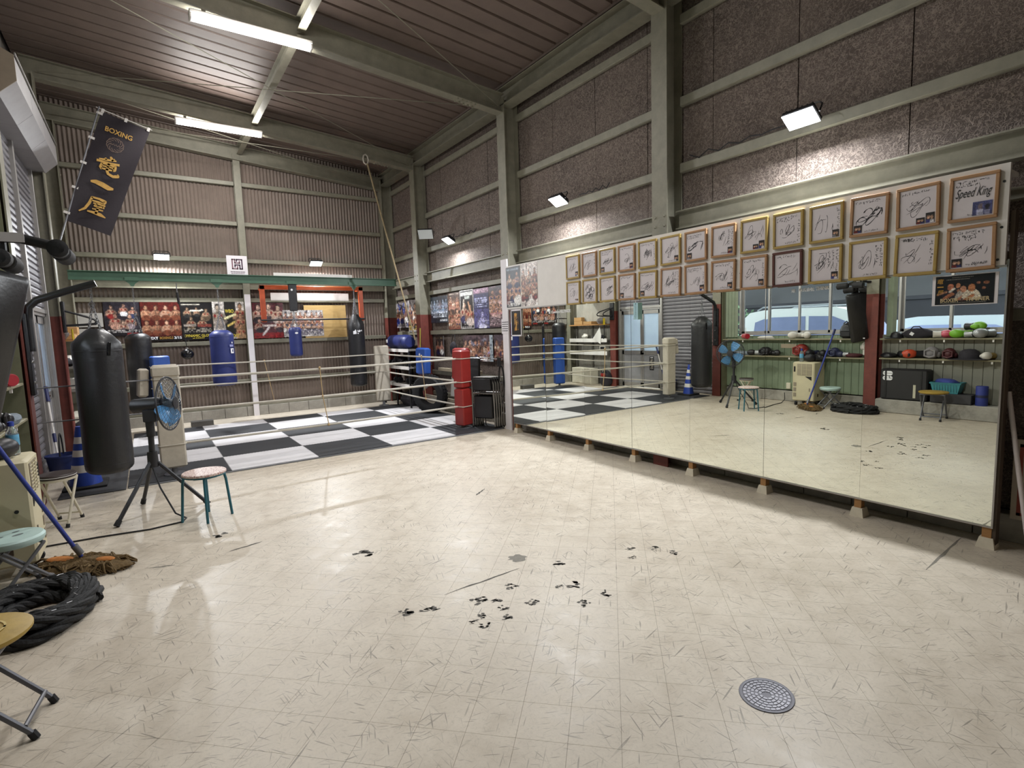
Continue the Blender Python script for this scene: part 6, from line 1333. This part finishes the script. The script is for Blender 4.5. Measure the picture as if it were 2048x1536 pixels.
# ================================================================== tripod fan
fn = thing('tripod_fan', 'black industrial tripod fan with blue blades facing the mirror', 'fan', (-.03, 5.78, 0))
DK = mat('dark_grey_plastic', '#26262a', .45, var=.08); H0 = Vector((-.035, 5.78, .50))
for f in ((-.335, 5.50), (-.15, 6.14), (.365, 5.665)):
    e = Vector((f[0], f[1], .012)); d = (e-H0); MB().tube([H0+d*.06, H0+d*.94], .017, 8).build('leg', DK, fn); MB().tube([H0+d*.92, e], [.022, .024], 8).build('foot', BLACKR, fn)
MB().tube([(-.035, 5.78, .42), (-.035, 5.78, .56)], [.045, .04], 12).build('hub', DK, fn); MB().tube([(-.035, 5.78, .50), (-.03, 5.78, .86)], .024, 10).build('column', DK, fn); MB().tube([(-.03, 5.78, .70), (-.03, 5.78, .84)], .034, 10).build('collar', DK, fn)
axf = Vector((math.cos(R(24)), -math.sin(R(24)), .03)).normalized(); FC = Vector((.15, 5.74, .99)); uf = Vector((0, 0, 1)).cross(axf).normalized(); vf = axf.cross(uf); mF = Matrix((uf, vf, axf)).transposed().to_4x4(); mF.translation = FC
MB().lathe([(.02, -.33), (.055, -.325), (.062, -.30), (.065, -.12), (.055, -.08), (.02, -.075)], 20, mF).build('motor', DK, fn); MB().obox(Vector((-.02, 5.78, .89)), (.11, .06, .12), (0, 0, -R(24)), ch=.01).build('yoke', DK, fn)
MB().lathe([(.01, -.06), (.045, -.055), (.05, -.02), (.03, .02), (.005, .03)], 16, mF).build('spinner', mat('grey_blue_plastic', '#51606c', .4), fn)
BLD = mat('blue_blade', '#4f8cc0', .35, var=.05)
for k in range(4):
    q = MB(); na, nr = 7, 6; vs = []
    for i in range(nr+1):
        r_ = .045+.175*i/nr
        for j in range(na+1): a = (-.42+.84*j/na)*(.65+.5*math.sin(math.pi*(i+1.2)/(nr+2))); vs.append((r_*math.cos(a), r_*math.sin(a), -.03+.055*(j/na-.5)))
    f1 = [(i*(na+1)+j, i*(na+1)+j+1, (i+1)*(na+1)+j+1, (i+1)*(na+1)+j) for i in range(nr) for j in range(na)]; mm = mF @ Matrix.Rotation(k*math.pi/2+.5, 4, 'Z'); q.add(vs, f1, mm); q.add([(x, y, z-.004) for x, y, z in vs], [f[::-1] for f in f1], mm); q.build('blade', BLD, fn)
WIRE = mat('cage_wire', '#4b4d54', .3, .6, var=.05)
for sgn, nm in ((1, 'front_cage'), (-1, 'rear_cage')):
    q = MB(); D = .055
    for r_ in (.06, .11, .155, .195, .225): z = sgn*D*math.cos(r_/.24*1.45)+(-.025); q.tube([mF @ Vector((r_*math.cos(2*math.pi*k/40), r_*math.sin(2*math.pi*k/40), z)) for k in range(40)], .0016, 4, True)
    for k in range(36):
        a = 2*math.pi*k/36; q.tube([mF @ Vector((r_*math.cos(a+.25*r_/.24*sgn), r_*math.sin(a+.25*r_/.24*sgn), sgn*D*math.cos(r_/.24*1.45)-.025)) for r_ in (.05, .11, .17, .215, .24)], .0014, 4)
    o = q.build(nm, WIRE, fn); o['kind'] = 'stuff'
MB().tube([mF @ Vector((.242*math.cos(2*math.pi*k/48), .242*math.sin(2*math.pi*k/48), -.025)) for k in range(48)], .008, 8, True).build('cage_ring', DK, fn); MB().lathe([(.005, .04), (.055, .036), (.056, .03), (.005, .03)], 20, mF).build('badge', DK, fn)
cb_ = MB().tube([(-.05, 5.76, .45), (.0, 5.62, .25), (.09, 5.42, .05), (.165, 5.36, .007), (.13, 5.27, .007), (-.1, 5.235, .007), (-.44, 5.30, .007), (-.80, 5.33, .007), (-.98, 5.36, .05), (-1.0, 5.38, .18)], .007, 6).build('fan_cable', BLACKR); tag(cb_, 'black power cable running from the fan across the floor to the left wall', 'cable')
ot = MB().box((XL+.04, 5.34, .24), (XL+.075, 5.42, .36), ch=.006).build('wall_socket', mat('ivory_plate', '#cfc9b6', .5)); tag(ot, 'ivory wall socket low on the green boards', 'socket')
# ================================================================== drain cover
dc = thing('drain_cover', 'round grey metal drain cover with ringed pattern set in the floor', 'drain cover', (2.016, 1.125, 0)); GM = mat('cast_grey', '#5e5d64', .45, .3, var=.1); mD = Matrix.Translation((2.016, 1.125, 0))
MB().lathe([(.005, .0006), (.098, .0006), (.099, .003), (.105, .004), (.112, .0035), (.114, .0004)], 48, mD, 1.0, .92).build('plate', GM, dc)
for ring, (r_, n_) in enumerate(((.026, 8), (.042, 12), (.058, 18), (.074, 22), (.090, 26))):
    q = MB()
    for k in range(n_):
        a0 = 2*math.pi*(k+.08)/n_; a1 = 2*math.pi*(k+.88)/n_; vs = []
        for a in (a0, (a0+a1)/2, a1):
            for rr_ in (r_-.0055, r_+.0055): vs.append((2.016+rr_*math.cos(a), 1.125+.92*rr_*math.sin(a), .0028))
        vs2 = [(x, y, .0008) for x, y, z in vs]; q.add(vs+vs2, [(0, 1, 3, 2), (2, 3, 5, 4), (0, 6, 7, 1), (4, 5, 11, 10), (1, 7, 9, 3), (3, 9, 11, 5), (0, 2, 8, 6), (2, 4, 10, 8)])
    o = q.build('raised_stud_ring', mat('cast_light', '#8d8c93', .4, .3, var=.08), dc, smooth=False); o['kind'] = 'stuff'
# ================================================================== outside the windows
gd = MB().box((-60, -40, -.35), (XL-.14, 60, -.2)).build('yard', mat('yard_concrete', '#85878a', .9, var=.12, scale=.8), smooth=False); tag(gd, 'pale concrete yard outside the windows', 'ground', kind='structure')
rwl = MB().box((-13.4, -30, -.2), (-13, 50, 2.15)).box((-13.45, -30, 2.15), (-12.95, 50, 2.28)).build('retaining_wall', mat('dark_retaining_wall', '#232429', .9, var=.25, scale=.7), smooth=False); tag(rwl, 'dark retaining wall with pale coping across the yard', 'wall', kind='structure')
q = MB(); nx, ny = 14, 50; vs = []; r = random.Random(2)
for i in range(nx+1):
    for j in range(ny+1): vs.append((-13.3-i*1.2+r.uniform(-.3, .3), -30+j*1.6, 2.0+i*.85+r.uniform(-.3, .3)))
fs = [(i*(ny+1)+j, i*(ny+1)+j+1, (i+1)*(ny+1)+j+1, (i+1)*(ny+1)+j) for i in range(nx) for j in range(ny)]
hs_ = q.add(vs, fs).build('hillside', mat('dark_hillside', '#16181b', .95, var=.3, scale=.9)); tag(hs_, 'dark wooded slope behind the retaining wall', 'hill', kind='structure')
def shrub(c, s, seed, lab):
    t = thing('shrub', lab, 'shrub', (c[0], c[1], c[2]), group='shrubs on the slope'); r = random.Random(seed); mb = MB()
    for k in range(420):
        a, b = r.uniform(0, 6.28), r.uniform(-1, 1); rr = s*r.uniform(.5, 1)*(1-b*b)**.5; p = Vector((c[0]+rr*math.cos(a), c[1]+rr*math.sin(a), c[2]+s*(b+1)*.8)); u = Vector((r.uniform(-1, 1), r.uniform(-1, 1), r.uniform(-1, 1))).normalized()*.09; v = u.orthogonal().normalized()*.045; mb.add([p-u, p+v, p+u, p-v], [(0, 1, 2, 3)])
    o = mb.build('foliage', mat('shrub_leaf', '#4f6a50', .8, var=.3, scale=4), t, smooth=False); o['kind'] = 'stuff'
    MB().tube([(c[0], c[1], c[2]), (c[0]+.1, c[1], c[2]+s)], [.05, .02], 6).build('stem', DARKB, t)
shrub((-10.6, 12.6, -.2), 1.5, 1, 'leafy shrub seen through the left window pane in the mirror'); shrub((-10.8, 10.4, -.2), 1.3, 2, 'leafy shrub beside the first, seen above the car roof')
CARG = mat('car_glass_sky_tint', '#8793b8', .2, var=.1, scale=2, spec=.5)  # pale blue base colour stands in for the sky reflected in the glass
def car(x, yc, paint, lab, H=1.88, L=4.3, face=-1, W=1.75, roofrail=True):
    """side-on vehicle; x = near side, nose toward -y when face = -1"""
    t = thing('parked_car', lab, 'car', (x-W/2, yc, -.2), group='parked cars'); z0 = -.2
    def P(s, z): return (yc+face*s, z0+z)
    Hh = H+.2
    body = [(-L/2, .45), (-L/2-.02, .75), (-L/2+.02, 1.02), (-L/2+.06, 1.12), (L/2-1.15, 1.12), (L/2-.35, 1.02), (L/2, .85), (L/2+.02, .45), (L/2-.1, .32), (-L/2+.1, .32)]
    green = [(-L/2+.05, 1.11), (-L/2+.12, Hh-.28), (-L/2+.35, Hh-.08), (-L/2+.9, Hh), (.25, Hh-.02), (.65, Hh-.14), (L/2-1.0, 1.11)]
    def loft(poly, insets, m, nm):
        rs = []
        for dx, sc in insets: rs.append([(x-dx, *P(s*sc if nm == 'cabin' else s, z if nm != 'cabin' else 1.11+(z-1.11)*sc)) for s, z in poly])
        MB().rings(rs).build(nm, m, t)
    rs = []
    for dx, k in ((0.04, .98), (0, 1), (W, 1), (W-.04+.0, .98)): pass
    def ring(poly, xx, shrink, cz): return [(xx, *P(s*shrink, cz+(z-cz)*shrink)) for s, z in poly]
    MB().rings([ring(body, x-.06, .97, .7), ring(body, x, 1, .7), ring(body, x-W, 1, .7), ring(body, x-W+.06, .97, .7)]).build('body', paint, t)
    MB().rings([ring(green, x-.05, 1, 1.11), ring([(s, z if z < 1.2 else z) for s, z in green], x-.06, 1, 1.11), ring(green, x-W+.06, 1, 1.11), ring(green, x-W+.05, 1, 1.11)]).build('cabin', paint, t)
    for nm, poly in (('window_glass', [(-L/2+.42, 1.16), (-L/2+.5, Hh-.34), (-L/2+.85, Hh-.22), (-.42, Hh-.22), (-.42, 1.16)]), ('window_glass', [(-.34, 1.16), (-.34, Hh-.22), (.22, Hh-.24), (.62, Hh-.42), (L/2-1.2, 1.16)])):
        vs = [(x-.042, *P(s, z)) for s, z in poly]; MB().add(vs, [tuple(range(len(vs)))]).build(nm, CARG, t, smooth=False)
    vs = [(x-.14, *P(.68, Hh-.17)), (x-W+.14, *P(.68, Hh-.17)), (x-W+.10, *P(L/2-.98, 1.15)), (x-.10, *P(L/2-.98, 1.15))]; MB().add([(a, b+face*.012, c+.012) for a, b, c in vs], [(0, 1, 2, 3)]).build('windscreen', CARG, t, smooth=False)
    if roofrail:
        for xx in (x-.16, x-W+.16): MB().tube([(xx, *P(-L/2+.5, Hh-.03)), (xx, *P(-L/2+.65, Hh+.05)), (xx, *P(.05, Hh+.05)), (xx, *P(.25, Hh-.0))], .02, 8).build('roof_rail', mat('rail_grey', '#70767c', .4), t)
    for s in (-L/2+.8, L/2-.85):
        for xx in (x+.0, x-W): MB().cyl((xx+.02, *P(s, .33)), (xx-.2, *P(s, .33)), .33, n=24).build('wheel', BLACKR, t)
    MB().ell((x+.10, *P(L/2-1.05, 1.20)), (.10, .07, .08), 12, 8).build('door_mirror', paint, t)
    return t
PWH = mat('white_car_paint', '#edf4f5', .25, var=.02, coat=.4); PSL = mat('pale_car_paint', '#b9c4cc', .25, var=.02, coat=.4)
car(-4.45, 6.35, PWH, 'white sport utility vehicle parked outside the four-pane window', 1.87, 4.3)
car(-7.3, 3.9, PSL, 'pale saloon car parked beyond the two-pane window', 1.55, 4.4, roofrail=False)
for o in bpy.data.objects:
    if '_o' in o: del o['_o']
